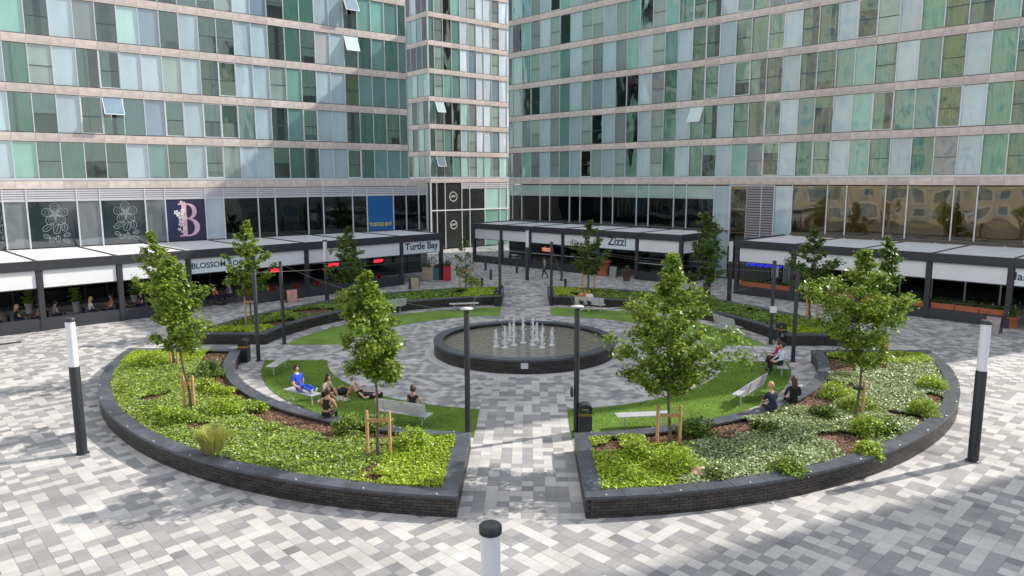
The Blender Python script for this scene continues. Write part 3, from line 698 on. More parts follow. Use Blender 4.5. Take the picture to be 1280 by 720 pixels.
# columns: index 0 is left of the frame
mL = [-15.01 - 1.215 * k for k in range(6, 0, -1)] + [-15.01, -13.78, -12.53, -11.26, -10.05, -8.85, -7.6, -6.36, -5.17, -3.93, -2.74, -1.55, -.36, .83, 2.07, 3.25, 4.4, 5.57, 6.76, 7.93, 9.10, 10.28, 11.5, 12.25]
pL = ['DWBWWB' + 'MWMDDBGWBDDBBWGDBBWGGGG', 'WWBDWB' + 'MWBWABKWBDDBBDGDBBDGGDG', 'WWBWWB' + 'MDBWWBNWBOOBBWMWBBOGGGG', 'DWBWDB' + 'MDBDDmKDBDDBBDMDXBAGGGG', 'WDBWWB' + 'MWBDWBWABDDBKWMMBBAMMGG', 'WDBWWB' + 'MWBDWBWDBDDBBDMMBBWMMGG']
ZL, FL = 7.33, 2.87
top = upper_facade(bl, I4, mL, ZL, FL, 6, pL)
plain_storeys(bl, I4, mL, top, FL, 2, UPM, 1)
interior(bl, I4, mL[0], mL[-1], ZL, FL, 6, grey_room)
HL = top + 2 * FL
MB().box(mL[0], mL[-1], 1.65, 15, 0, HL).build('core_wall', stone, bl); MB().box(mL[0] - .2, mL[-1] + .1, -.2, 15.2, HL + .01, HL + .7).build('roof', stone, bl)
MB().box(mL[-1] + .03, mL[-1] + .14, .12, 14.9, ZL, HL).build('end_wall', PG, bl)
# first floor: louvre strip, glazing, prints
m1 = [-22.2, -21.0, -18.35, -17.1, -15.75 + 0, -14.56, -11.91, -10.62, -7.99, -6.76, -4.17, -2.92, -.47, .8, 3.31, 4.56, 7.03, 8.3, 10.71, 11.93, 13.14, 13.95]
bay = ['d', 'f', 'r', 'f', 'r', 'f', 'r', 'f', 'r', 'B', 'p', 'd', 'd', 'd', 'd', 'd', 'd', 'T', 'd', 'd', 'd']
navy = mat('navy sign board', (.018, .022, .06), .35); PP = panemat('pale shop panel', (.42, .50, .54)); TB = mat('blue sign board', (.004, .10, .30), .4); lv = mat('louvre aluminium', (.58, .57, .60), .5, metal=.2, var=.06)
prt = mat('white print', (.30, .33, .33), .6); pink = mat('pink lettering', (.74, .44, .54), .5, var=.1, scale=4); wflower = mat('white petals', (.82, .80, .78), .6, var=.08); yel = mat('yellow lettering', (.55, .47, .03), .5); dprint = panemat('dark printed glass', (.018, .028, .035), .05)
refl = panemat('grey reflecting glass', (.13, .15, .16), .04)
XF = Matrix.Rotation(R(90), 4, 'X')   # text plane facing -y
def ribbon(mb, pts, w, y, closed=True):
    n = len(pts); L = []
    for i in range(n):
        a = Vector(pts[(i - 1) % n if closed else max(i - 1, 0)]); b = Vector(pts[(i + 1) % n if closed else min(i + 1, n - 1)]); t = (b - a).normalized(); q = Vector((-t.y, t.x)) * w / 2
        L += [(pts[i][0] + q.x, y, pts[i][1] + q.y), (pts[i][0] - q.x, y, pts[i][1] - q.y)]
    m_ = n if closed else n - 1
    mb.add(L, [(2 * i, 2 * ((i + 1) % n), 2 * ((i + 1) % n) + 1, 2 * i + 1) for i in range(m_)])
def petal(cx, cz, a, L, w, n=12):
    return [(cx + math.cos(a) * L * (1 - math.cos(t)) / 2 * 1.0 - math.sin(a) * w * math.sin(t) * (.55 + .45 * (1 - math.cos(t)) / 2), cz + math.sin(a) * L * (1 - math.cos(t)) / 2 + math.cos(a) * w * math.sin(t) * (.55 + .45 * (1 - math.cos(t)) / 2)) for t in [k * math.tau / n for k in range(n)]]
for k in range(len(m1) - 1):
    a, b, ty = m1[k], m1[k + 1], bay[k]; z0, z1 = 3.74, 6.56
    for j in range(5): block('louvre_slat', lv, bl, a + .05, b - .05, -.01, .07, 6.62 + j * .14, 6.62 + j * .14 + .105)
    if ty == 'd':
        block('pane', GLD, bl, a + .03, b - .03, .04, .07, z0, z1)
        block('blind', mat('pale green blind', (.20, .30, .29), .8), bl, a + .06, b - .06, .25, .27, z1 - .45, z1)
    elif ty == 'r': block('pane', refl, bl, a + .03, b - .03, .04, .07, z0, z1)
    elif ty == 'p': block('panel', PP, bl, a + .03, b - .03, .03, .07, z0, z1)
    elif ty == 'f':
        dp_ = block('pane', dprint, bl, a + .03, b - .03, .04, .07, z0, z1); cx, cz = (a + b) / 2 + .1, 5.75; mb = MB(); w_ = .024
        for q in range(5): ribbon(mb, petal(cx, cz, R(90 + 72 * q), .72, .32), w_, .036); ribbon(mb, petal(cx, cz, R(90 + 72 * q), .56, .2), .016, .036); ribbon(mb, petal(cx, cz, R(90 + 72 * q), .4, .1), .02, .036)
        for q in range(14): aa = q * math.tau / 14; ribbon(mb, [(cx + .04 * math.cos(aa), cz + .04 * math.sin(aa)), (cx + .24 * math.cos(aa), cz + .24 * math.sin(aa))], .022, .036, False)
        for (ox, oz, an, L_, w2) in ((-.1, -.55, 215, .75, .2), (.15, -.6, 250, .62, .24), (.42, -.5, 275, .55, .2), (-.35, -1.45, 150, .4, .14), (-.1, -1.45, 210, .38, .14), (.35, -1.35, 20, .38, .14), (.3, -1.55, 330, .4, .14), (.05, -1.3, 270, .4, .15)):
            ribbon(mb, petal(cx + ox, cz + oz, R(an), L_, w2), w_, .036); ribbon(mb, [(cx + ox, cz + oz), (cx + ox + math.cos(R(an)) * L_ * .8, cz + oz + math.sin(R(an)) * L_ * .8)], .02, .036, False)
        under(mb.build('flower_print', prt, bl), dp_)
    elif ty == 'B':
        sg = block('sign_board', navy, bl, a + .03, b - .03, .02, .07, z0, z1)
        # serif capital B: outer outline with two counters, built as strips
        mb = MB(); cx, cz, H_ = (a + b) / 2 + .22, 4.02, 2.25
        def strip(P0, P1): 
            n = len(P0); mb.add([(p[0] + cx, .012, p[1] + cz) for p in P0] + [(p[0] + cx, .012, p[1] + cz) for p in P1], [(i, i + 1, n + i + 1, n + i) for i in range(n - 1)])
        def poly(P): mb.add([(p[0] + cx, .012, p[1] + cz) for p in P], [tuple(range(len(P)))])
        poly([(-.5, 0.1), (-.2, 0.1), (-.2, H_ - .1), (-.5, H_ - .1)]); poly([(-.72, 0), (-.2, 0), (-.2, .09), (-.72, .09)]); poly([(-.72, H_ - .09), (-.2, H_ - .09), (-.2, H_), (-.72, H_)])
        def bowl(zb_, zt_, xr, tk):
            o1, o2 = [], []; zc, hh = (zb_ + zt_) / 2, (zt_ - zb_) / 2
            for i in range(17):
                t = -math.pi / 2 + math.pi * i / 16; ct = math.cos(t)
                o1.append((-.2 + (xr + .2) * ct ** .8 if ct > 1e-6 else -.2, zc + hh * math.sin(t))); o2.append((-.2 + (xr + .2 - tk) * ct ** .8 if ct > 1e-6 else -.2, zc + (hh - .09) * math.sin(t)))
            strip(o1, o2)
        bowl(1.16, H_, .48, .30); bowl(0, 1.24, .62, .33); under(mb.build('letter', pink, bl), sg)
        mb = MB()
        for (fx, fz, rr_) in ((-.62, 1.45, .24), (-.85, 1.65, .17), (-.55, 1.15, .2), (-.6, .85, .17), (-.45, 1.75, .15), (-.3, 1.3, .16), (-.72, .5, .12), (-.35, .55, .13), (-.55, .33, .09), (-.5, 2.33, .12), (-.3, 2.3, .07)):
            for q in range(5):
                aa = q * 1.2566 + fx * 9; P0 = [(cx + fx + math.cos(aa + s_) * rr_ * l_, .006, cz + fz + math.sin(aa + s_) * rr_ * l_) for s_, l_ in ((0, .1), (-.5, .7), (-.25, 1.0), (.25, 1.0), (.5, .7))]; mb.add(P0, [(0, 1, 2, 3, 4)])
        under(mb.build('blossom_print', wflower, bl), sg)
    elif ty == 'T':
        sg = block('sign_board', TB, bl, a + .03, b - .03, .02, .07, z0, z1)
        under(text('lettering', 'TURTLE BAY', .40, yel, bl, Matrix.Translation(((a + b) / 2, .014, 4.12)) @ XF, .004, .92, .012), sg)
for x in m1: block('mullion', alu, bl, x - .04, x + .04, -.03, .1, 3.68, 7.31)
block('transom_rail', alu, bl, m1[0], m1[-1], -.02, .03, 6.565, 6.615); block('sill', alud, bl, m1[0], m1[-1], -.06, .1, 3.60, 3.675)
for k in range(2): block('stone_panel', stone, bl, 12.26 + k * .85, 13.09 + k * .85, -.03, .1, ZL + .006, ZL + .514)
block('terrace_slab', alud, bl, 12.26, 13.95, .1, 6, ZL, ZL + .3)
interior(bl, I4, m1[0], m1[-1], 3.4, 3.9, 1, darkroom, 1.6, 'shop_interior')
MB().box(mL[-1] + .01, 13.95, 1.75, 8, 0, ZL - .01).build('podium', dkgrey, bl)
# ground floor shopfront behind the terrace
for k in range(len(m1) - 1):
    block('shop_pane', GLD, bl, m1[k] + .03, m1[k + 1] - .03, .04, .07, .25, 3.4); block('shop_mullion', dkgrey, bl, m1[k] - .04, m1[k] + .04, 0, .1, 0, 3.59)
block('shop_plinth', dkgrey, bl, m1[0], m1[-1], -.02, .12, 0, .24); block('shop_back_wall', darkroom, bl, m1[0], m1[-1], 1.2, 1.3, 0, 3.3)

# ---------------- right building
br = thing('apartment_building', 'shaded glass and sandstone apartment block above the Zizzi terrace', 'building', (14.56, 59.24, 0), R(-45))
mR = [-20.98, -20.45, -19.15, -17.94, -16.7, -15.45, -14.22, -12.93, -11.62, -10.38, -9.13, -7.79, -6.58, -5.29, -4.01, -2.77, -1.53, -.23, .96, 2.2, 3.51, 4.78, 6.07, 7.32, 8.58, 9.79, 11.1, 12.35, 13.65, 14.98, 16.26, 17.59, 18.91, 20.22, 21.55, 22.87, 24.19, 25.5, 26.8, 28.1, 29.4, 30.7]
base = 'GGMWBDGBWWBDGBWGBWWBWWDBWWBMWBGOBMWBGWBWW'
rr_ = random.Random(4); pR = ['GGMWBDGBWWBWGBDGBWWBMWDBGWBMWBGOBMWBGWBWW', 'GGWDBDGBDDBDGBDGBAWBDDDBGWBMWBGOBMWBGWBWW', 'GGMDBDGBDKBDGBDGBWWBDDDBDDBMWNGOBMDBGWBWW', 'GMGDBDGBWWBWMBOGBWWBWWDBDWBWDNMODMDBGWBWW', 'GGMWNWGBWWBWMBOMBWWBWWDKWWBMAXGABWWBGWBWW', 'GMGWBDMBWWBWMBOGBWWBWWDBWWBMWBGOBMWBGWBWW', vary(base, rr_)]
ZR, FRh = 7.40, 3.07
top = upper_facade(br, I4, mR, ZR, FRh, 7, pR); plain_storeys(br, I4, mR, top, FRh, 1, UPM, 2)
interior(br, I4, mR[0], mR[-1], ZR, FRh, 7, grey_room); HRr = top + FRh
MB().box(mR[0], mR[-1], 1.65, 16, 0, HRr).build('core_wall', stone, br); MB().box(mR[0], mR[-1] + .1, -.15, 16.2, HRr + .01, HRr + .3).build('roof', stone, br)
MB().box(mR[-1] + .03, mR[-1] + .12, .12, 15.9, 0, HRr).build('end_wall', PB, br)
m1 = [-20.93, -20.46, -19.17, -16.69, -15.41, -12.9, -11.63, -9.11, -7.84, -5.28, -4.04, -1.54, -.33, 2.17, 3.52]
gblind = panemat('sage blind glass', (.30, .41, .37))  # pale blind drawn as an opaque pane, brightness put into its colour
for k in range(len(m1) - 1):
    a, b = m1[k], m1[k + 1]
    if k == len(m1) - 2: block('panel', PBS, br, a + .03, b - .03, .03, .07, .1, 7.3)
    else:
        block('pane', GLD, br, a + .03, b - .03, .04, .07, 3.9, 6.24); block('blind_pane', gblind, br, a + .03, b - .03, .04, .07, 6.26, 7.3)
for x in m1: block('mullion', alu, br, x - .035, x + .035, -.03, .1, 3.85, 7.39)
fm = MB().box(3.55, 3.63, -.06, .1, 2.6, 7.35).box(7.12, 7.2, -.06, .1, 2.6, 7.35).box(3.64, 7.11, -.06, .1, 7.27, 7.35); fm.build('portal_frame', alu, br)
for z in (2.0, 3.7, 5.4): block('pane', GLB, br, 3.65, 4.92, .05, .08, z, z + 1.66)
for x0, x1 in ((4.95, 6.10), (6.16, 7.1)):
    for j in range(26): block('louvre_slat', mat('grey louvre', (.30, .29, .31), .5, metal=.2), br, x0, x1, -.01, .06, 2.2 + j * .195, 2.2 + j * .195 + .13)
block('mullion', alu, br, 6.105, 6.155, -.03, .08, 2.1, 7.26); block('mullion', alu, br, 4.925, 4.948, -.03, .08, 2.1, 7.26)
block('panel', PB, br, 7.22, 8.49, .03, .07, .1, 7.3); block('louvre_backing', dkgrey, br, 4.95, 7.1, .08, .1, .1, 7.26)
m2 = [8.51, 11.04, 12.36, 14.90, 16.24, 18.91, 20.22, 22.87, 24.19, 26.8, 28.1, 30.7]
for k in range(len(m2) - 1): block('pane', GLB, br, m2[k] + .03, m2[k + 1] - .03, .04, .07, 3.95, 7.3)
for x in m2: block('mullion', alu, br, x - .035, x + .035, -.03, .1, 3.9, 7.39)
block('sill', alud, br, m1[0], m1[-1], -.06, .1, 3.76, 3.845); block('sill', alud, br, m2[0], m2[-1], -.06, .1, 3.78, 3.895)
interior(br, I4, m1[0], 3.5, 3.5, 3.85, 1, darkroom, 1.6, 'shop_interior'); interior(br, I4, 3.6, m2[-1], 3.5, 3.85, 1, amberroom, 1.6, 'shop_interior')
ms = [m1[0] + 1.9 * k for k in range(13)] + [8.6 + 1.9 * k for k in range(12)]
for k, x in enumerate(ms):
    if x > 2.2 and x < 8.5: continue
    block('shop_pane', GLD, br, x + .05, x + 1.85, .04, .07, .25, 3.5); block('shop_mullion', alu if k > 12 else dkgrey, br, x - .045, x + .045, -.02, .1, 0, 3.75)
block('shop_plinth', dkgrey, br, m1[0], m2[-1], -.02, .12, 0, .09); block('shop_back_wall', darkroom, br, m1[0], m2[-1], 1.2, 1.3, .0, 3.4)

# ---------------- tower at the back
bt = thing('glass_tower', 'corner glass tower between the two apartment blocks with round door logos', 'tower', (-4.79, 84.25, 0), math.atan2(.644, .765))
mT = [-5.53, -4.72, -3.57, -2.42, -1.25, -.11, 1.0, 2.1, 3.23, 4.38, 5.56, 6.7, 7.85]
ZT, FT = 7.52, 2.95
rt_ = random.Random(9); bT = 'GAGGmWmmWmBW'; bT2 = 'GWGGBWPPWPPW'
pT = [bT, 'GWGGBWPPKPPW', 'GAGGmWPPWPPW', 'GWMGBKPPKPPW', 'GWMGPKPPWPPW', 'GWDGPWPPWPPW', 'GDMMBWPPWPPW', bT2]
top = upper_facade(bt, I4, mT, ZT, FT, 8, pT)
ML = Matrix(((0, 1, 0, mT[0]), (-1, 0, 0, 9.2), (0, 0, 1, 0), (0, 0, 0, 1)))
mTl = [k * 1.15 for k in range(9)]
top = upper_facade(bt, ML, mTl, ZT, FT, 8, ['GGMGGMGG', 'GMGMGGMG', 'GGGWGMGG', 'GGMGGMGM', 'MGGGGMGG', 'GKGMGMGG', 'GGBKBBGG', 'GGMGGMGG'])
plain_storeys(bt, I4, mT, top, FT, 1, UPM, 5)
interior(bt, I4, mT[0] + 1.6, mT[-1], ZT, FT, 8, grey_room)
MB().box(mT[0] + 1.65, mT[-1], 1.65, 12, 0, top + FT).build('core_wall', grey_room, bt); MB().box(mT[0], mT[-1], -.1, 12, top + FT + .01, top + FT + .6).build('roof', stone, bt)
block('corner_post', alu, bt, mT[0] - .06, mT[0] + .03, -.04, .05, 0, ZT - .01)
tiles = [('d', -5.45, -4.7), ('d', -4.7, -3.57), ('L', -3.57, -1.25), ('d', -1.25, -.11), ('d', -.11, 2.1), ('p', 2.1, 4.38), ('p', 4.38, 5.56), ('p', 5.56, 7.85)]
dlogo = mat('black door panel', (.02, .024, .024), .3); lw = mat('white logo', (.7, .72, .7), .5)
for ty, a, b in tiles:
    for zi, (z0, z1) in enumerate(((.15, 4.35), (4.5, ZT - .08 - (.65 if a >= -1.3 else 0)))):
        block('pane', {'d': GLD, 'L': dlogo, 'p': PMINTL if zi else PM}[ty], bt, a + .04, b - .04, .04, .07, z0, z1)
    if a >= -1.3:
        for j in range(3): block('louvre_slat', lv, bt, a + .04, b - .04, 0, .07, 6.84 + j * .22, 6.84 + j * .22 + .17)
    block('mullion', whitef, bt, a - .035, a + .035, -.03, .1, .1, ZT - .01)
    if ty == 'L':
        for zc, rr2 in ((5.95, .52), (2.75, .46)):
            mb = MB(); cx = (a + b) / 2; ribbon(mb, [(cx + rr2 * math.cos(t * math.tau / 24), zc + rr2 * math.sin(t * math.tau / 24)) for t in range(24)], .07, .03)
            for q in range(4): ribbon(mb, [(cx - .34 + q * .17, zc - .12 + .02 * q), (cx - .28 + q * .17, zc + .12 + .03 * q), (cx - .2 + q * .17, zc - .08 + .03 * q)], .06, .03, False)
            mb.build('round_logo', lw, bt)
block('transom_rail', whitef, bt, -5.45, 7.85, -.05, .1, 4.36, 4.49); block('shop_back_wall', darkroom, bt, -5.0, 7.85, 1.2, 1.3, 0, 7.3)
for k in range(3): block('side_pane', PG, bt, k * 2.9 + .05, k * 2.9 + 2.85, .04, .07, .15, ZT - .1, ML)
# ---------------- blocks outside the frame: they shade the plaza and show in the glass
def plain_block(label, loc, rz, w, dpt, h, m, wm_, nx, nz, frame):
    r0 = thing('city_block', label, 'building', loc, rz); MB().box(-w / 2, w / 2, 0, dpt, 0, h).build('wall', m, r0)
    px_, pz_ = w / nx, h / nz
    for i in range(nx):
        for j in range(nz):
            x, z = -w / 2 + (i + .5) * px_, (j + .5) * pz_
            block('window_frame', frame, r0, x - px_ * .30, x + px_ * .30, -.06, .0, z - pz_ * .34, z + pz_ * .34); block('window_pane', wm_, r0, x - px_ * .23, x + px_ * .23, -.09, -.061, z - pz_ * .28, z + pz_ * .28)
    MB().box(-w / 2 - .4, w / 2 + .4, -.5, dpt + .4, h + .01, h + .5).build('roof', frame, r0)
cream = mat('cream render', (.55, .49, .38), .8, var=.08, scale=.3)
plain_block('cream rendered block with white framed windows west of the square', (-54, 2, 0), R(119), 62, 14, 42, cream, PK, 15, 12, whitef)
plain_block('tan brick block with white framed windows across the square', (14, -42, 0), R(190), 40, 14, 20, mat('tan brick wall', (.36, .26, .18), .85, var=.1, scale=.5), PK, 10, 6, whitef)
plain_block('grey glass office slab east of the square', (52, 20.6, 0), R(-90), 28, 16, 52, mat('grey slab cladding', (.35, .36, .37), .7, var=.05), PK, 8, 14, alu)

# ================================================================== restaurant terraces (pergolas)
def on_line(px, py, A, B):
    v = ray(px, py); d = (B - A).normalized(); n = Vector((-d.y, d.x, 0)); t = A.dot(n) / Vector((v.x, v.y, 0)).dot(n); P = Vector((v.x * t, v.y * t, 0)); return (P - A).dot(d)
def pergola(label, A, B, s_posts, back, open_bays=(), bays_sign={}, glass=False, side=None, wall_h=.66, trough=()):
    d = (B - A).normalized(); rz = math.atan2(d.y, d.x); r0 = thing('restaurant_terrace', label, 'terrace', A, rz)
    ZF0, ZF1, ZB = 3.20, 3.70, 2.28
    for s in s_posts: block('post', dkgrey, r0, s - .13, s + .13, .0, .26, 0, ZF0 - .002)
    s0, s1 = s_posts[0] - .13, s_posts[-1] + .13
    block('fascia_beam', dkgrey, r0, s0, s1, -.04, .24, ZF0, ZF1)
    for k in range(len(s_posts) - 1):
        a, b = s_posts[k] + .13, s_posts[k + 1] - .13; sm = (a + b) / 2; y1a, y1b = back(a), back(b)
        vs = [(a - .08, .25, ZF1 - .05), (b + .08, .25, ZF1 - .05), (b + .08, y1b, ZF1 - .02), (a - .08, y1a, ZF1 - .02)]
        newobj('roof_panel', mesh('roof_panel', vs + [(x, y, z - .06) for x, y, z in vs], [(0, 1, 2, 3), (7, 6, 5, 4), (0, 4, 5, 1), (1, 5, 6, 2), (2, 6, 7, 3), (3, 7, 4, 0)], roofw), r0)
        b_ = MB().bar((s_posts[k + 1], .24, ZF1 - .05), (s_posts[k + 1], y1b - .02, ZF1 - .02), .07, .1); b_.build('rafter', dkgrey, r0)
        f = block('awning_blind', fabric if k not in bays_sign else mat('sign awning fabric', (.72, .78, .82), .8, var=.05, scale=1.5), r0, a + .04, b - .04, .08, .10, ZB, ZF0 - .01)
        block('blind_rail', dkgrey, r0, a + .02, b - .02, .06, .12, ZB - .05, ZB - .002)
        if k in bays_sign:
            tx, sz, m_, fx, bold = bays_sign[k]; tt = text('sign_lettering', tx, sz, m_, r0, Matrix.Translation((sm + fx, .072, ZB + .30)) @ XF, .006, 1, bold); under(tt, f)
        if k not in open_bays:
            block('low_wall', dkgrey, r0, a - .002, b + .002, .03, .23, 0.002, wall_h)
            if glass:
                block('windbreak_pane', GLD if glass == 2 else glassmat('windbreak glass', (.86, .9, .9), 1.25, wav=.0), r0, a + .01, b - .01, .11, .125, wall_h + .02, 2.2); block('rail', alu, r0, a, b, .10, .14, 1.32, 1.36)
        if k in trough:
            n = 3; w_ = (b - a - .1) / n
            for q in range(n):
                x = a + .05 + q * w_; tr_ = thing('trough_planter', 'terracotta trough of dark leaves on the terrace wall beside the awnings', 'planter', r0.location + Matrix.Rotation(rz, 3, 'Z') @ Vector((x, .26, .30)), rz, 'terracotta troughs on the terrace wall')
                MB().box(.02, w_ - .02, 0, .28, 0, .52).box(-.0, w_, -.015, .30, .52, .58).build('trough', terracotta, tr_)
                m_ = 160; P = np.c_[nrg.uniform(.05, w_ - .05, m_), nrg.uniform(0, .28, m_), .58 + np.abs(nrg.normal(0, .13, m_))]; U, V = leafaxes(m_, .06, .3); quadsheet('foliage', P, U, V, [LF_SHADE], tr_)
    b_ = MB().bar((s_posts[0], .24, ZF1 - .03), (s_posts[0], back(s_posts[0]) - .02, ZF1), .14, .14); b_.build('rafter', dkgrey, r0)
    if side == 'R':
        s = s_posts[-1]; yb = back(s); block('fascia_beam', dkgrey, r0, s - .1, s + .12, .27, yb, ZF0, ZF1 + .003)
        for y in (yb * .5, yb - .3): block('post', dkgrey, r0, s - .12, s + .11, y, y + .24, 0, ZF0 - .003)
        for y0, y1 in ((.27, yb * .5 - .01), (yb * .5 + .25, yb - .31)):
            block('awning_blind', fabric, r0, s - .02, s + .0, y0, y1, ZB, ZF0 - .01); block('low_wall', dkgrey, r0, s - .08, s + .1, y0 - .005, y1 + .005, 0.002, wall_h)
    if side == 'L':
        s = s_posts[0]; yb = back(s); block('fascia_beam', dkgrey, r0, s - .12, s + .1, .27, yb, ZF0, ZF1 + .003); block('post', dkgrey, r0, s - .11, s + .12, yb - .4, yb - .16, 0, ZF0 - .003)
        block('awning_blind', fabric, r0, s - .02, s, .27, yb - .41, ZB, ZF0 - .01); block('low_wall', dkgrey, r0, s - .1, s + .08, .26, yb - .405, 0.002, wall_h)
    return r0, d, rz
def back_to(A, B, m, dd, gap=.12):
    d = (B - A).normalized(); n = Vector((-d.y, d.x, 0)); m = Vector((*m, 0)); f = Vector((*dd, 0)); fn = Vector((-f.y, f.x, 0))
    return lambda s: ((m - (A + d * s)).dot(fn)) / n.dot(fn) - gap
AL, BL_ = g(0, 420.7), g(553, 350)
sp = [on_line(x, y, AL, BL_) for x, y in ((56, 411), (155, 402), (240, 391), (320, 380), (386, 370), (445, 363), (503.6, 355.7), (553, 350))]
pit = sp[1] - sp[0]; sp = [sp[0] - 3 * pit, sp[0] - 2 * pit, sp[0] - pit] + sp
ink = mat('dark sign lettering', (.02, .03, .04), .6)
perL, dL, rzL = pergola('long white roofed terrace with BLOSSOM ROOM and Turtle Bay signs', AL, BL_, sp, back_to(AL, BL_, (-18.12, 53.14), (.779, .627)), open_bays=(5, 9), bays_sign={5: ('BLOSSOM ROOM', .48, ink, 0, .006), 9: ('Turtle Bay', .74, ink, 0, .016)}, side=None)
AC, BC = g(592, 327), g(849, 355.3)
sc_ = [on_line(x, y, AC, BC) for x, y in ((592, 327), (626, 331), (662, 335), (702.6, 339.5), (746, 345), (794.5, 351), (849, 355.3))]
perC, dC, rzC = pergola('white roofed terrace with the Zizzi sign', AC, BC, sc_, back_to(AC, BC, (14.56, 59.24), (.7071, -.7071)), open_bays=(4,), bays_sign={4: ('Zizzi', .95, ink, 0, .012)}, glass=True, side='R')
AR, BR = g(917.5, 367.2), g(1255.5, 410)
sr = [on_line(x, y, AR, BR) for x, y in ((919, 367.4), (988.5, 376), (1070, 387), (1155.6, 398), (1256.7, 410))]; pit = sr[-1] - sr[-2]; sr += [sr[-1] + pit, sr[-1] + 2 * pit]
perR, dR, rzR = pergola('white roofed terrace with terracotta troughs and cursive lettered awning', AR, BR, sr, back_to(AR, BR, (14.56, 59.24), (.7071, -.7071)), open_bays=(4,), bays_sign={4: ('las', .6, ink, -1.5, .008)}, side='L', trough=(0, 1, 2, 3), wall_h=.60)
def loc_in(A, rz, s, y, z=0): return A + Matrix.Rotation(rz, 3, 'Z') @ Vector((s, y, z))
# neon signs inside
redn = mat('red neon', (.5, .02, .05), .4, emit=((1.0, .03, .07), .9)); blun = mat('blue neon', (.02, .05, .5), .4, emit=((.02, .05, 1.0), .6)); orn = mat('orange neon', (.5, .2, .1), .4, emit=((1.0, .35, .18), .8))
def neon(px, py, w, h, m, lab, A, rz, dd, body=None, depth=2.2, zz=None):
    B = A + dd; s = on_line(px, 380, A, B); P = loc_in(A, rz, s, depth); 
    # push back along the ray so it stays under its pixel
    v = ray(px, py); nn = Vector((-dd.y, dd.x, 0)); t = (A + nn * depth).dot(nn) / Vector((v.x, v.y, 0)).dot(nn); P = Vector((v.x * t, v.y * t, HC + v.z * t))
    r0 = thing('neon_sign', lab, 'neon sign', P, rz)
    if body: text('lettering', body, h, m, r0, Matrix.Translation((0, 0, -h * .35)) @ XF, .02, 1, .01)
    else:
        mb = MB(); n = 5
        for k in range(n):
            x = -w / 2 + w * (k + .5) / n; mb.tube([(x - w * .1, 0, -h * .35), (x - w * .05, 0, h * .35), (x + w * .03, 0, -h * .2), (x + w * .1, 0, h * .25)], .045, 6)
        mb.build('neon_tube', m, r0)
    block('mounting_bar', black, r0, -w / 2, w / 2, .06, .1, -.02, .02); block('hanger', black, r0, -w / 2 + .05, -w / 2 + .08, .06, .09, 0, max(.3, 3.62 - P.z)); block('hanger', black, r0, w / 2 - .08, w / 2 - .05, .06, .09, 0, max(.3, 3.62 - P.z))
neon(345, 338, .8, .36, redn, 'red neon sign beside the BLOSSOM ROOM awning', AL, rzL, dL); neon(417, 331, .85, .36, redn, 'red neon sign in the middle of the terrace', AL, rzL, dL); neon(473, 326, .8, .34, redn, 'red neon sign nearest the Turtle Bay awning', AL, rzL, dL)
neon(683, 311, 1.6, .62, orn, 'orange glowing zizzi letters in the terrace window', AC, rzC, dC, 'zizzi', depth=3.0); neon(955, 332, 2.6, .35, blun, 'blue neon strip inside the terrace with troughs', AR, rzR, dR, depth=1.6)

# ================================================================== lamp columns, posts, cables
def lamp(P, lab, h=4.0, r=.14):
    r0 = thing('lamp_column', lab, 'lamp', P, 0, 'tall lamp columns with white tops')
    MB().lathe([(r * 1.0, 0), (r * 1.0, h - 1.42), (r * .93, h - 1.40)], 20).build('column', black, r0)
    MB().lathe([(r * .9, h - 1.41), (r * .9, h - .10)], 20).build('light_tube', lampw, r0)
    MB().lathe([(r * 1.06, h - .10), (r * 1.06, h - .02), (r * .9, h)], 20).build('cap', black, r0)
    MB().lathe([(r * 1.35, .001), (r * 1.35, .02), (r, .03)], 20).build('base_ring', black, r0)
lamp(g(103, 567), 'lamp column beside the outer curve of the planter with the grass tuft'); lamp(g(1216, 576), 'lamp column beside the outer curve of the ivy planter')
lamp(g(613, 655, 4.0) * 1.0 - Vector((0, 0, 4.0)), 'lamp column standing before the planters on the garden axis', r=.122)
lamp(g(409, 376), 'lamp column before the awning next to a red neon sign'); lamp(g(659, 350), 'lamp column in front of the orange glowing letters'); lamp(g(911, 376.5), 'lamp column between the Zizzi terrace and the trough terrace')
POST = {}
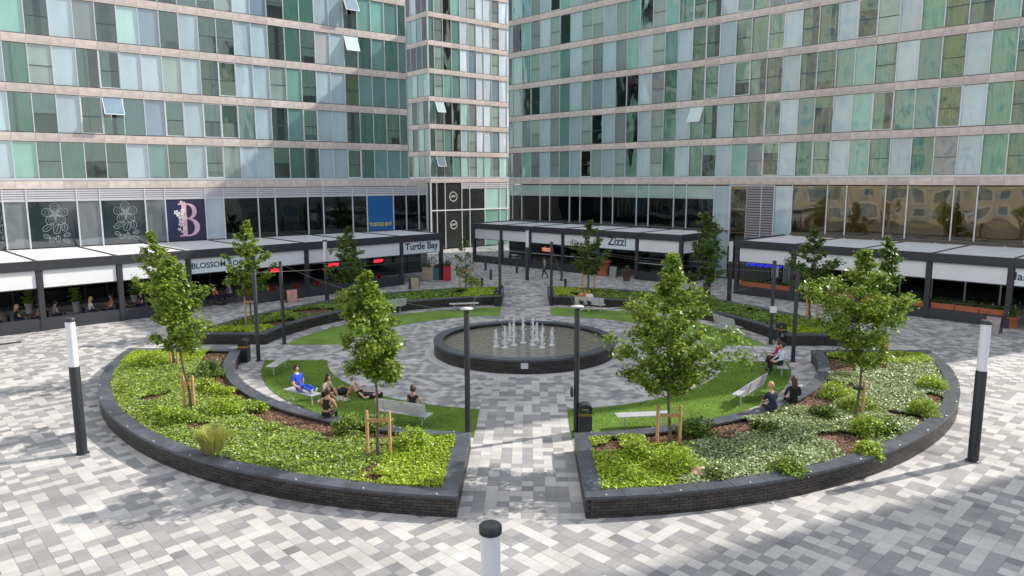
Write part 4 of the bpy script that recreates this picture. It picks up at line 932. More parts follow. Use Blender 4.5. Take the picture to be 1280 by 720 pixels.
for nm, px, py, lab, disc in [('NL', 585, 545, 'black steel post with pale disc at the corner of the planter with the grass tuft', 1), ('NR', 720, 540, 'black steel post with pale disc beside the litter bin at the ivy planter', 1), ('WN', 323.5, 451, 'black steel post next to the litter bin by the lounging lawn', 0),
                              ('WF', 355.5, 430, 'black steel post at the end of the planter before the red signs', 0), ('EN', 991, 452, 'black steel post behind the couple in red and white', 0), ('EF', 963, 430, 'black steel post with small white box beside a litter bin', 0),
                              ('FL', 625, 382, 'black steel post at the path end of the planter before the red signs', 0), ('FR', 689, 382, 'black steel post at the path end of the planter facing Zizzi', 0)]:
    P = g(px, py); r0 = thing('post', lab, 'post', P, 0, 'black posts carrying the light cables'); POST[nm] = P
    MB().lathe([(.085, 0), (.085, 3.93), (.07, 3.95)], 14).build('shaft', black, r0); MB().lathe([(.15, .001), (.15, .02), (.09, .03)], 14).build('base_plate', black, r0)
    if disc: MB().lathe([(.04, 3.96), (.2, 3.97), (.2, 4.0), (.05, 4.03)], 20).build('top_disc', mat('pale grey disc', (.5, .5, .5), .5), r0)
    else: MB().lathe([(.1, 3.951), (.1, 4.0), (.03, 4.02)], 14).build('cap', black, r0)
    if nm == 'NR':
        mb = MB(); mb.lathe([(.02, 0), (.17, .02), (.17, .07), (.05, .1)], 18); o = mb.build('speaker_disc', black, r0, (-.1, -.02, 1.3)); o.rotation_euler = (0, R(-90), 0)
    if nm == 'EF': block('control_box', whitef, r0, -.14, .14, -.2, -.09, 1.55, 1.85)
    if nm == 'FL': o = MB().lathe([(.02, 0), (.14, .02), (.14, .07), (.05, .1)], 14).build('speaker_disc', black, r0, (.09, 0, 1.2)); o.rotation_euler = (0, R(90), 0)
wire = mat('galvanised cable', (.25, .25, .25), .5, metal=.6)
for a, b, lab in [('NL', 'WF', 'thin cable from the disc topped post to the post before the red signs'), ('NL', 'FL', 'thin cable along the left side of the axial path'), ('NR', 'EN', 'thin cable from the disc topped post to the post behind the couple'), ('NR', 'FR', 'thin cable along the right side of the axial path'),
                  ('WN', 'FL', 'thin cable from the post by the lounging lawn bin across the garden'), ('EN', 'FR', 'thin cable from the post behind the couple across the garden'), ('WF', 'FL', 'thin cable over the planter before the red signs'), ('EF', 'FR', 'thin cable over the planter facing Zizzi')]:
    A, B = POST[a] + Vector((0, 0, 3.9)), POST[b] + Vector((0, 0, 3.9)); mb = MB(); pts = [A.lerp(B, k / 14) - Vector((0, 0, .35 * 4 * (k / 14) * (1 - k / 14))) for k in range(15)]
    c = thing('light_cable', lab, 'cable', A); MB().tube([p - A for p in pts], .005, 5).build('cable', wire, c)

# ================================================================== trees
def tree(label, px, py, topy, boty, wpx, n=5200, leaf=.066, lm=(0, 1), zb=.40, lean=0.0, cx=None, dense=1.0, seed=0, stakes=2, trunk_r=.055):
    r_ = random.Random(seed * 7 + 3); B = g(px, py, zb); D = math.hypot(B.x, B.y); top = zat(px, topy, D) - zb; bot = zat(px, boty, D) - zb
    Wm = .86 * wpx / F_PX * (D * math.cos(TH) + (HC - 3) * math.sin(TH)); r0 = thing('tree', label, 'tree', B)
    lx = ((cx if cx is not None else px) - px) / F_PX * D
    def axis(z): t = max(0, z / top); return Vector((lx * t ** 1.5 + .05 * math.sin(z * 1.7 + seed), .06 * math.sin(z * 1.3 + seed * 2), z))
    mb = MB(); pts = [axis(top * k / 12 * .96) for k in range(13)]; pts[0] = Vector((0, 0, -.02)); mb.tube(pts, [max(.008, trunk_r * (1 - .9 * (k / 12) ** .8) * (1.35 if k == 0 else 1)) for k in range(13)], 8)
    H = top - bot; prof = lambda t: max(.10, math.sin(math.pi * min(1, t * .86 + .13) ** .88))
    C = []; nb = int(46 * dense)
    for k in range(nb):
        t = (k + r_.uniform(0, 1)) / nb; t = t ** 1.05; a = k * 2.39996 + r_.uniform(-.5, .5); L = Wm * .5 * prof(t) * r_.choice((.45, .7, .9, 1.0, 1.1, 1.3)) * (1 + .28 * math.sin(a * 2 + seed * 1.7 + t * 5)); z = bot + H * t * .96
        zs = max(bot * .75, z - L * r_.uniform(.35, .75)); s0 = axis(zs); e = axis(z) + Vector((math.cos(a) * L, math.sin(a) * L, r_.uniform(-.05, .1) * L)); md = s0.lerp(e, .5) + Vector((0, 0, -.06 * L))
        mb.tube([s0, md, e], [max(.007, .022 * (1 - t * .6)), .011, .004], 5, caps=False)
        for q in (.35, .55, .72, .86, 1.0):
            if r_.random() < .37: continue
            p = (s0.lerp(md, q * 2) if q < .5 else md.lerp(e, q * 2 - 1)); C.append((p + Vector((r_.gauss(0, .05), r_.gauss(0, .05), r_.gauss(0, .05))), .10 + .10 * L * r_.uniform(.6, 1.3)))
    for k in range(6): C.append((axis(top * (.82 + .03 * k)), .09))
    mb.build('trunk', bark, r0)
    cs = np.array([tuple(c[0]) for c in C]); cr = np.array([c[1] for c in C]) * r_.uniform(.62, .78); wgt = cr ** 1.6; idx = nrg.choice(len(C), n, p=wgt / wgt.sum())
    P = cs[idx] + nrg.normal(0, 1, (n, 3)) * cr[idx][:, None] * np.array([.8, .8, .62]); U, V = leafaxes(n, leaf, .45)
    V[:, 2] -= np.abs(V[:, 2]) * .2
    mats_ = [[LF_TREE, LF_TREE2, LF_DARK][i] for i in lm]; f = quadsheet('crown', P, U, V, mats_, r0); f.data.polygons.foreach_set('material_index', (nrg.random(n) < (.52 if len(lm) > 1 else 0)).astype(np.int32))
    return r0, B
stake_me = None
def stakes(label, B, n=2, h=1.25, sp=.3, rz=0.0, cross=True):
    r0 = thing('tree_stake_frame', label, 'stakes', B, rz)
    xs = [(-sp, 0), (sp, 0)] if n == 2 else ([(.12, -.1)] if n == 1 else [(-sp, -.15), (sp, -.15), (0, sp)])
    for i, (x, y) in enumerate(xs): MB().lathe([(.045, -.1), (.045, h), (.03, h + .02)], 9).build('stake', wood, r0, (x, y, 0))
    if n >= 2 and cross: MB().box(-sp + .04, sp - .04, -.10, -.065, h - .28, h - .18).build('crossbar', wood, r0)
    else: MB().lathe([(.16, h - .25), (.165, h - .2), (.16, h - .17)], 10).build('tie', black, r0)
for k, (args, kw, st) in enumerate([
    (('slim green tree with paired stakes in the planter with the grass tuft', 237, 513, 318, 430, 70), dict(cx=222, n=6200, dense=.9), ('pair of timber stakes at the slim trunk near the feathery grass tuft', 2, 1.15, .16)),
    (('narrow tall tree before the BLOSSOM ROOM awning, rising behind the slim tree', 218, 458, 286, 400, 54), dict(cx=204, n=5400, dense=.9), ('pair of timber stakes behind the slim tree', 2, 1.3, .14)),
    (('tree in front of the BLOSSOM ROOM lettering', 315, 407, 274, 366, 50), dict(n=3600, leaf=.085), ('timber stakes under the tree at the BLOSSOM ROOM lettering', 2, 1.5, .3)),
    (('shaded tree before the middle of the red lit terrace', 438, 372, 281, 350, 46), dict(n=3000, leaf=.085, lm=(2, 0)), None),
    (('full green tree between two timber stakes by the lounging lawn', 474, 572, 338, 466, 80), dict(cx=462, n=9000, leaf=.058), ('two tall timber stakes with ties in bare mulch', 2, 1.3, .30)),
    (('thin sparse sapling before the passage between the buildings', 582, 358, 296, 345, 34), dict(n=520, leaf=.09, dense=.45, lm=(2, 0), trunk_r=.035), ('three slender stakes round the sapling', 3, 1.4, .4)),
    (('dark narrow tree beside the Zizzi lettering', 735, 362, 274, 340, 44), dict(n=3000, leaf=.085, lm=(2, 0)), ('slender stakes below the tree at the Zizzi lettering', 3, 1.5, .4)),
    (('broad full crowned tree between two square stakes in the ivy planter', 835, 562, 316, 482, 116), dict(n=14500, leaf=.058, dense=1.35), ('two square timber stakes with crossbar beside the backless bench', 2, 1.25, .31)),
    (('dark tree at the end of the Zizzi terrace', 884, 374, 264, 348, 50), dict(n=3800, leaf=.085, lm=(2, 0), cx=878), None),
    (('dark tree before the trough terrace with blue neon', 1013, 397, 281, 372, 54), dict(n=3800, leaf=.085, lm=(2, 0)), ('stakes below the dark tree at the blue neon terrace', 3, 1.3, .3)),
    (('leafy tree with one stake in the ivy planter', 1070, 530, 306, 446, 88), dict(n=10000, leaf=.058, dense=1.1, cx=1064), ('single timber stake at the leafy tree in the ivy planter', 1, 1.35, .2)),
    (('darker tree behind the leafy one, before the trough terrace', 1104, 463, 292, 402, 48), dict(n=4200, leaf=.064, lm=(0, 2), cx=1096), ('pair of timber stakes at the end of the ivy planter', 2, 1.25, .12))]):
    t_, B = tree(*args, seed=k + 1, **kw)
    if st: stakes(st[0], B, *st[1:])

# ================================================================== benches, bins, bollards
def bench(label, P0, P1, backrest=0):
    """P0,P1: ends on the ground; backrest -1/+1 = side of the back (local y)"""
    d = P1 - P0; L = max(1.5, min(2.0, d.length)); c = (P0 + P1) / 2; r0 = thing('bench', label, 'bench', c, math.atan2(d.y, d.x))
    for k in range(7): block('seat_slat', steel, r0, -L / 2, L / 2, -.21 + k * .062, -.21 + k * .062 + .05, .425, .455)
    for x in (-L * .34, L * .34):
        MB().tube([(x, 0, 0), (x, 0, .41)], .028, 8).box(x - .03, x + .03, -.21, .22, .39, .424).box(x - .06, x + .06, -.2, .2, .001, .014).build('leg', steel, r0)
    if backrest:
        for k in range(7):
            y = backrest * (.22 + .018 * k); z = .50 + k * .058; block('back_slat', steel, r0, -L / 2, L / 2, min(y, y + backrest * .018), max(y, y + backrest * .018), z, z + .046)
        for x in (-L * .34, L * .34): MB().bar((x, backrest * .215, .40), (x, backrest * .37, .90), .04, .03).build('back_support', steel, r0)
    return r0
def seat_of(b): return b.location, b.rotation_euler.z
def tang(P, L=1.8):
    u, v = uv(P); t = (UA * (-v) + VA * u).normalized(); return P - t * L / 2, P + t * L / 2
b1 = bench('backless steel bench on which the person in blue sits', g(361, 500), g(396, 509)); b2 = bench('slatted steel bench with backrest, its back to the coping and timber stakes', g(477, 527), g(538, 536), -1)
b3 = bench('empty backless steel bench beside the litter bin', g(770, 536), g(836, 533)); b4 = bench('empty steel bench with backrest left of the two seated on the coping', g(918, 512), g(950, 491), -1)
P5 = g(978, 471.5); b5 = bench('steel bench under the couple in red and white', P5 + Vector((-.1, -.3, 0)), P5 + Vector((.25, 1.5, 0)))
P6 = g(338.8, 472); b6 = bench('empty steel bench near the litter bin on the lounging lawn', P6, P6 + Vector((.15, 1.7, 0)))
b7 = bench('steel bench with backrest against the wall facing Zizzi, left of the post with white box', *tang(g(919, 414) + Vector((-.5, -.4, 0))), 1); b8 = bench('steel bench with backrest half hidden behind the full green tree', *tang(g(489, 392)), 1)
b9 = bench('backless steel bench before the dark planter wall', g(562, 389), g(598, 387.5)); b10 = bench('steel bench with backrest where two people sit before the dark wall', *tang(g(738, 389)), 1)
def bin_(label, P, rz=0.0, mark=False):
    r0 = thing('litter_bin', label, 'litter bin', P, rz); r0.scale = (.8, .8, .9); MB().box(-.25, .25, -.25, .25, .05, .72).box(-.22, .22, -.22, .22, 0, .05).build('body', black, r0)
    mb = MB()
    for k in range(9):
        a0, a1 = math.pi * k / 9, math.pi * (k + 1) / 9
        mb.add([(.255 * math.cos(a), y, .98 + .14 * math.sin(a)) for a in (a0, a1) for y in (-.255, .255)], [(0, 1, 3, 2)]); mb.add([(.255 * math.cos(a), y, .98 + .14 * math.sin(a)) for y in (-.255,) for a in (a0, a1)] + [(0, -.255, .98)], [(0, 1, 2)]); mb.add([(.255 * math.cos(a), .255, .98 + .14 * math.sin(a)) for a in (a1, a0)] + [(0, .255, .98)], [(0, 1, 2)])
    for x, y in ((-1, -1), (1, -1), (1, 1), (-1, 1)): mb.box(x * .2 - .05, x * .2 + .05, y * .2 - .05, y * .2 + .05, .80, .98)
    mb.box(-.255, .255, -.255, .255, .975, .99); mb.build('hood', black, r0); MB().box(-.258, .258, -.258, .258, .722, .80).build('gold_band', goldm, r0)
    MB().box(-.16, .16, -.16, .16, .80, .82).build('liner', dkgrey, r0)
    if mark:
        mb = MB()
        for x in (-.05, .06): mb.tube([(x, -.256, .38), (x, -.256, .52)], .025, 6); mb.lathe([(.0, .54), (.03, .56), (.0, .6)], 8, c=(x, -.256))
        mb.build('pictogram', whitef, r0)
bin_('litter bin with gold band by the post on the lounging lawn side', g(306, 452)); bin_('litter bin with gold band at the corner of the ivy planter', g(731, 543)); bin_('litter bin with a white pictogram beside the post with the white box', g(976, 428.5), mark=True); bin_('litter bin at the path end of the planter before the red signs', g(621.5, 382.5)); bin_('small litter bin before the end of the Zizzi terrace', g(883, 372))
for px, py in ((607, 338), (613.5, 349.5), (602.5, 361.5), (702, 351), (706.5, 363), (646, 341)):
    r0 = thing('bollard', 'short black bollard standing on the paving before the Zizzi terrace', 'bollard', g(px, py), 0, 'short black bollards before Zizzi'); MB().lathe([(.1, 0), (.1, .72), (.085, .74)], 12).build('shaft', black, r0); MB().lathe([(.11, .741), (.11, .80), (.07, .84), (.0, .85)], 12).build('cap', black, r0)
def pot(label, P, m, r=.35, h=.8, sh=(.9, .7), square=False, lm=LF_SHADE):
    r0 = thing('plant_pot', label, 'plant pot', P)
    if square: MB().box(-r, r, -r, r, 0, h).box(-r - .03, r + .03, -r - .03, r + .03, h, h + .05).build('pot', m, r0)
    else: MB().lathe([(r * .72, 0), (r * .95, h * .9), (r * 1.06, h * .91), (r * 1.06, h), (r * .85, h)], 18).build('pot', m, r0)
    n = 260; P_ = np.c_[nrg.normal(0, sh[0] * .26, n), nrg.normal(0, sh[0] * .26, n), h + .05 + np.abs(nrg.normal(0, sh[1] * .42, n))]; U, V = leafaxes(n, .07, .3); quadsheet('foliage', P_, U, V, [lm], r0)
    MB().tube([(0, 0, h - .1), (.02, 0, h + sh[1] * .6)], [.02, .01], 6).build('stem', bark, r0)
redp = mat('red glazed pot', (.45, .02, .02), .35); woodp = mat('pale timber pot', (.42, .36, .27), .8, var=.15); teal = mat('teal pot', (.05, .16, .17), .5)
pot('tall red square pot at the end of the Turtle Bay awning', g(559.5, 350.5), redp, .27, 1.1, (.6, .5), True); pot('pale timber pot with palm under the Turtle Bay awning', g(535.5, 349), woodp, .42, .95, (1.3, .9), True); pot('teal box pot beside the red square pot', g(546.5, 349), teal, .3, .9, (.4, .2), True)
pot('big terracotta pot left of the Zizzi entrance', g(754, 344.5), terracotta, .62, 1.25, (.9, .3)); pot('dark barrel beside the Zizzi entrance', g(783, 351.5), mat('dark barrel wood', (.10, .06, .04), .7, var=.2), .35, .9, (.3, .2)); pot('terracotta pot at the cursive lettered awning entrance', g(1264, 410), terracotta, .3, .6, (.7, .7))
for px, py, lab in ((42, 394, 'conical green potted tree inside the terrace by the diners'), (103, 392, 'small green cone shrub in a white pot behind the terrace wall'), (178, 382, 'bushy potted plant behind the terrace wall near the trees')):
    pot(lab, g(px, py + 4) + Vector((-1.3, 1.6, 0)), whitef, .2, .6, (.55, 1.3), lm=LF_MID)
def aboard(label, P, rz, m):
    r0 = thing('pavement_sign', label, 'sign', P, rz)
    for s in (-1, 1):
        o = MB().box(-.32, .32, -.015, .015, 0, .85).build('board', m, r0, (0, s * .22, 0)); o.rotation_euler = (R(12) * s, 0, 0); o2 = MB().box(-.36, -.321, -.02, .02, -.0, .89).box(.321, .36, -.02, .02, 0, .89).box(-.32, .32, -.02, .02, .851, .89).build('board_frame', black, r0, (0, s * .22, 0)); o2.rotation_euler = (R(12) * s, 0, 0)
aboard('pinkish folding sign before the red lit terrace wall', g(365, 378), R(30), mat('pink poster', (.5, .25, .2), .6, var=.3, scale=3)); aboard('green chalk sign by the Zizzi entrance', g(767, 346), R(-40), mat('chalk green board', (.20, .27, .22), .7, var=.3, scale=5)); aboard('dark folding sign before the trough terrace entrance', g(1241, 416), R(-50), mat('pale poster board', (.30, .24, .24), .6, var=.3, scale=4)); aboard('timber folding sign before the Turtle Bay awning', g(518, 361), R(30), mat('tan poster board', (.35, .28, .18), .6, var=.3, scale=4)); aboard('pale pink folding sign behind the dark tree at the troughs', g(1027, 381), R(-45), mat('pale pink board', (.45, .33, .33), .6, var=.2, scale=4))

# ================================================================== people
skinA = mat('light skin', (.56, .34, .25), .5, var=.06, scale=8); skinB = mat('tan skin', (.42, .24, .16), .5, var=.06, scale=8)
def cl(n, c): return mat('cloth ' + n, c, .85, var=.15, scale=9, bump=.3, bscale=14)
HAIR = {'dark': mat('dark hair', (.018, .012, .01), .5, var=.3, scale=30), 'brown': mat('brown hair', (.06, .03, .016), .5, var=.3, scale=30), 'blonde': mat('blonde hair', (.50, .34, .15), .5, var=.25, scale=30)}
def V3(*a): return Vector(a)
def pose(kind):
    """joint positions, pelvis at the origin, facing +y; dict of name -> Vector"""
    j = {}
    def torso(lean, tw=0.0, up=1.0):
        s = math.sin(R(lean)); c = math.cos(R(lean))
        for n, d in (('S1', .20), ('S2', .40), ('N', .53)): j[n] = V3(0, d * s, d * c)
        j['H0'] = j['N'] + V3(0, .015, .075); j['H1'] = j['N'] + V3(0, .03, .15); j['H2'] = j['N'] + V3(0, .02, .225)
        for sg, n in ((-1, 'L'), (1, 'R')): j['sh' + n] = j['S2'] + V3(sg * .175, 0, .045)
    def legs(kn, an, tx=None):
        for sg, n in ((-1, 'L'), (1, 'R')):
            k = kn[0 if sg < 0 else 1]; a = an[0 if sg < 0 else 1]
            j['hp' + n] = V3(sg * .09, .02, -.02); j['kn' + n] = V3(sg * k[0], k[1], k[2]); j['an' + n] = V3(sg * a[0], a[1], a[2]); t = tx or (0, .15, -.03); j['to' + n] = j['an' + n] + V3(t[0] * sg, t[1], t[2])
    def arms(el, wr):
        for sg, n in ((-1, 'L'), (1, 'R')):
            e = el[0 if sg < 0 else 1]; w = wr[0 if sg < 0 else 1]; j['el' + n] = V3(sg * e[0], e[1], e[2]); j['wr' + n] = V3(sg * w[0], w[1], w[2])
    if kind == 'sit': torso(-4); legs([(.11, .42, .0)] * 2, [(.11, .44, -.42), (.12, .36, -.42)]); arms([(.25, .06, .18)] * 2, [(.14, .28, .09)] * 2)
    elif kind == 'sit_fwd': torso(14); legs([(.12, .42, .0)] * 2, [(.12, .40, -.42)] * 2); arms([(.25, .18, .17)] * 2, [(.09, .36, .13)] * 2)
    elif kind == 'sit_cross': torso(4); legs([(.1, .42, .02), (.0, .42, .12)], [(.1, .42, -.42), (-.12, .55, -.2)]); arms([(.24, .05, .17)] * 2, [(.10, .28, .14)] * 2)
    elif kind == 'long': torso(-14); legs([(.1, .40, .10)] * 2, [(.1, .78, -.03)] * 2, (0, .05, .12)); arms([(.27, -.10, .17), (.26, .02, .16)], [(.25, -.16, -.06), (.16, .2, .06)])
    elif kind == 'ground': torso(22); legs([(.2, .34, .22), (.18, .36, .2)], [(.12, .5, -.06), (.05, .56, -.06)]); arms([(.24, .22, .18)] * 2, [(.1, .42, .14)] * 2)
    elif kind == 'lie':
        for n, d in (('S1', .2), ('S2', .4), ('N', .53)): j[n] = V3(0, -d, .0)
        j['H0'] = V3(0, -.60, .03); j['H1'] = V3(0, -.68, .05); j['H2'] = V3(0, -.76, .05)
        for sg, n in ((-1, 'L'), (1, 'R')): j['sh' + n] = V3(sg * .175, -.43, .0)
        legs([(.10, .30, .40), (.12, .26, .42)], [(.10, .52, -.06), (.12, .50, -.06)], (0, .14, -.02)); arms([(.36, -.3, -.02)] * 2, [(.22, -.08, .05)] * 2)
    elif kind == 'walk': torso(3); legs([(.09, .12, -.42), (.09, .02, -.43)], [(.09, .16, -.84), (.09, -.25, -.80)], (0, .14, -.05)); arms([(.22, -.1, .16), (.22, .1, .16)], [(.22, -.02, -.07), (.22, .22, -.05)])
    for n in 'LR':
        d = (j['wr' + n] - j['el' + n]).normalized(); j['ha' + n] = j['wr' + n] + d * .085
    return j
BONES = [('P', 'S1'), ('S1', 'S2'), ('S2', 'N'), ('N', 'H0'), ('H0', 'H1'), ('H1', 'H2')] + [b for n in 'LR' for b in (('S2', 'sh' + n), ('sh' + n, 'el' + n), ('el' + n, 'wr' + n), ('wr' + n, 'ha' + n), ('P', 'hp' + n), ('hp' + n, 'kn' + n), ('kn' + n, 'an' + n), ('an' + n, 'to' + n))]
RAD = dict(P=(.15, .115), S1=(.125, .10), S2=(.15, .11), N=(.055, .055), H0=(.062, .07), H1=(.078, .095), H2=(.06, .07), sh=(.07, .07), el=(.046, .046), wr=(.030, .030), ha=(.038, .022), hp=(.10, .105), kn=(.062, .062), an=(.04, .042), to=(.036, .03))
def body_mesh(j, mats_, dress, female):
    names = list({n for b in BONES for n in b}); names.sort(key=lambda n: n != 'P'); j = dict(j); j['P'] = V3(0, 0, 0); ix = {n: i for i, n in enumerate(names)}
    me = bpy.data.meshes.new('person_skeleton'); me.from_pydata([tuple(j[n]) for n in names], [(ix[a], ix[b]) for a, b in BONES], [])
    o = bpy.data.objects.new('person_skeleton', me); COL.objects.link(o); sk_ = o.modifiers.new('skin', 'SKIN'); sk_.use_smooth_shade = True; sk_.branch_smoothing = .3
    lay = me.skin_vertices[0].data if me.skin_vertices else None
    if lay is None:
        bm = bmesh.new(); bm.from_mesh(me); bm.verts.layers.skin.verify(); bm.to_mesh(me); bm.free(); lay = me.skin_vertices[0].data
    k_ = .92 if female else 1.0
    for n in names:
        r_ = RAD[n] if n in RAD else RAD[n[:2]]; lay[ix[n]].radius = (r_[0] * k_, r_[1] * k_); lay[ix[n]].use_root = (n == 'P')
    ss = o.modifiers.new('sub', 'SUBSURF'); ss.levels = 2; ss.render_levels = 2
    dg = bpy.context.evaluated_depsgraph_get(); out = bpy.data.meshes.new_from_object(o.evaluated_get(dg)); bpy.data.objects.remove(o)
    out.materials.clear()
    for m in mats_: out.materials.append(m)
    segs = [(j[a], j[b], a, b) for a, b in BONES]
    mi = []
    for p in out.polygons:
        c = p.center; best = (9, None, 0)
        for A, B, a, b in segs:
            ab = B - A; t = max(0, min(1, (c - A).dot(ab) / max(1e-9, ab.length_squared))); q = (c - (A + ab * t)).length
            if q < best[0]: best = (q, b[:2] if b not in ('S1', 'S2', 'N', 'H0', 'H1', 'H2') else b, t)
        mi.append(dress(best[1], best[2]))
    out.polygons.foreach_set('material_index', mi); out.polygons.foreach_set('use_smooth', [True] * len(out.polygons))
    return out
def dresser(sleeve, trouser, low_top=False, neck=.35):
    # material slots: 0 skin, 1 top, 2 bottom, 3 shoes
    def f(b, t):
        if b in ('H0', 'H1', 'H2'): return 0
        if b == 'N': return 1 if t < neck else 0
        if b == 'S1': return 2 if t < .25 else (0 if low_top and t < .75 else 1)
        if b in ('S2', 'sh'): return 1 if not (low_top and b == 'sh' and t > .55) else 0
        if b == 'el': return 1 if t < sleeve else 0
        if b == 'wr': return 1 if sleeve > 1 and t < sleeve - 1 else 0
        if b == 'ha': return 0
        if b == 'hp': return 2
        if b == 'kn': return 2 if t < trouser else 0
        if b == 'an': return 2 if trouser > 1 and t < trouser - 1 else 0
        return 3
    return f
white_eye = mat('eye white', (.7, .7, .7), .3); lip = mat('lip', (.4, .14, .12), .5)
def person(label, loc, yaw, kind, top, bottom, shoes, hair='dark', long_hair=False, sleeve=.5, trouser=1.9, low_top=False, skin=skinA, female=False, roll=0.0, group=None, sc=1.0):
    j = pose(kind); r0 = thing('person', label, 'person', loc, yaw, group); r0.scale = (sc,) * 3
    me = body_mesh(j, [skin, top, bottom, shoes], dresser(sleeve, trouser, low_top), female)
    body = newobj('body', me, r0)
    # face, ears and fingers grow out of the same object
    h = j['H1']; up = (j['H2'] - j['H0']).normalized(); fw = V3(0, 1, 0) if kind != 'lie' else V3(0, 0, 1); sd_ = up.cross(fw).normalized() * -1
    extra = MB()
    def blob(c, rx, ry, rz_, mi, n=8):
        P, Fc = [], []; rings = 5
        for a in range(rings + 1):
            ph = math.pi * a / rings
            for b in range(n):
                th_ = math.tau * b / n; v_ = sd_ * (rx * math.sin(ph) * math.cos(th_)) + fw * (ry * math.sin(ph) * math.sin(th_)) + up * (rz_ * math.cos(ph)); P.append(c + v_)
        for a in range(rings): Fc += [(a * n + b, a * n + (b + 1) % n, (a + 1) * n + (b + 1) % n, (a + 1) * n + b) for b in range(n)]
        extra.add(P, Fc, mi, True)
    blob(h + fw * .098 - up * .012, .013, .02, .02, 0)
    for s in (-1, 1): blob(h + sd_ * s * .08 - up * .005, .012, .022, .03, 0); blob(h + sd_ * s * .032 + fw * .083 + up * .012, .013, .008, .008, 4); blob(h + sd_ * s * .032 + fw * .090 + up * .012, .006, .004, .006, 6)
    blob(h + fw * .088 - up * .045, .022, .008, .006, 5)
    for n, sg in (('L', -1), ('R', 1)):
        d = (j['ha' + n] - j['wr' + n]).normalized(); x = d.cross(V3(0, 0, 1)); x = x.normalized() if x.length > .1 else V3(1, 0, 0); y = x.cross(d)
        for k, (ox, L) in enumerate(((-.027, .058), (-.009, .07), (.009, .066), (.027, .05))):
            b0 = j['ha' + n] + x * ox; extra.tube([b0, b0 + d * L * .5 - y * .006, b0 + d * L * .8 - y * .025], [.0095, .009, .006], 5, 0)
        b0 = j['wr' + n] + d * .03 + x * -sg * .025; extra.tube([b0, b0 + d * .03 - x * sg * .022, b0 + d * .06 - x * sg * .02 - y * .012], [.011, .010, .007], 5, 0)
    bm = bmesh.new(); bm.from_mesh(me); off = len(bm.verts); vs = [bm.verts.new(v) for v in extra.v]; bm.verts.ensure_lookup_table()
    for f_, mi_ in zip(extra.f, extra.mi):
        try: q = bm.faces.new([vs[i] for i in f_]); q.material_index = mi_; q.smooth = True
        except ValueError: pass
    bm.to_mesh(me); bm.free(); me.materials.append(white_eye); me.materials.append(lip); me.materials.append(HAIR['dark'])
    # hair cap: shell over crown and back of the head, longer behind when long
    bm = bmesh.new(); bmesh.ops.create_icosphere(bm, subdivisions=3, radius=1)
    for v in list(bm.verts):
        a, f_, u_ = v.co.x, v.co.y, v.co.z; v.co = Vector((a * .098, f_ * .118 - .012, u_ * .125 + .028)); wob = 1 + .05 * math.sin(a * 17 + u_ * 11) * math.cos(f_ * 13); v.co *= wob
        if long_hair and f_ < .15 and u_ < .1: v.co.z -= .22 * min(1, (.15 - f_) * 1.3); v.co.y = min(v.co.y, -.02) - .03
    bmesh.ops.delete(bm, geom=[v for v in bm.verts if v.co.y > .045 and v.co.z < .07 or (not long_hair and v.co.z < -.085)], context='VERTS')
    hm = bpy.data.meshes.new('hair'); bm.to_mesh(hm); bm.free(); hm.materials.append(HAIR[hair]); hm.polygons.foreach_set('use_smooth', [True] * len(hm.polygons))
    ho = newobj('hair', hm, r0); B = Matrix((( *sd_, 0), (*fw, 0), (*up, 0), (0, 0, 0, 1))).transposed(); ho.matrix_local = Matrix.Translation(h) @ B
    return r0
def face_to(P, Q): d = Q - P; return math.atan2(d.y, d.x) - math.pi / 2
CEN = pl(0, 0); Z = lambda z: Vector((0, 0, z))
blue = cl('royal blue', (.01, .06, .48)); blk = cl('black', (.012, .012, .014)); wht_ = cl('white', (.72, .72, .74)); nav = cl('navy', (.015, .022, .06)); red_ = cl('red', (.42, .03, .05)); cream_ = cl('cream', (.60, .55, .42)); pale = cl('pale blue white', (.55, .62, .75)); gry = cl('grey', (.25, .26, .29)); org = cl('orange', (.55, .16, .05)); shoe_w = cl('white shoe', (.6, .6, .6)); shoe_d = cl('dark shoe', (.02, .02, .02))
bp, bz = seat_of(b1); person('person in bright blue top and trousers on the backless bench', bp + Vector((math.cos(bz), math.sin(bz), 0)) * -.15 + Z(.57), bz - math.pi / 2, 'long', blue, blue, shoe_w, 'dark', sleeve=.6, trouser=1.95)
Pg = g(405, 497); person('person in cream top sitting on the grass beside the blue one', Pg + Z(.13), face_to(Pg, g(440, 502)), 'ground', cream_, blk, shoe_w, 'dark', True, sleeve=.7, trouser=.9, female=True)
Pw = g(408, 522, .54); person('woman in black crop top sitting on the coping', Pw + Z(.12), face_to(Pw, g(470, 500)), 'sit_fwd', blk, blk, shoe_d, 'brown', False, sleeve=-1, low_top=True, skin=skinB, female=True)
Pl_ = g(452, 497); person('person in black lying on the lawn with knees up', Pl_ + Z(.13), face_to(Pl_, g(437, 496)), 'lie', blk, blk, shoe_d, 'dark', True, sleeve=.4, trouser=.35, female=True)
bp, bz = seat_of(b2); person('person with bare shoulders leaning on the slatted bench', bp + Vector((math.cos(bz), math.sin(bz), 0)) * .32 + Z(.56), bz, 'sit', blk, nav, shoe_w, 'brown', False, sleeve=-1, low_top=False, skin=skinB, female=True)
bp, bz = seat_of(b5); ax = Vector((math.cos(bz), math.sin(bz), 0))
person('person in pale blue white shirt on the bench near the post', bp - ax * .38 + Z(.56), bz + R(12), 'sit', pale, blk, shoe_d, 'dark', sleeve=1.8); person('person in red top beside the one in the pale shirt', bp + ax * .22 + Z(.56), bz + R(6), 'sit_cross', red_, blk, shoe_d, 'brown', True, sleeve=1.8, female=True)
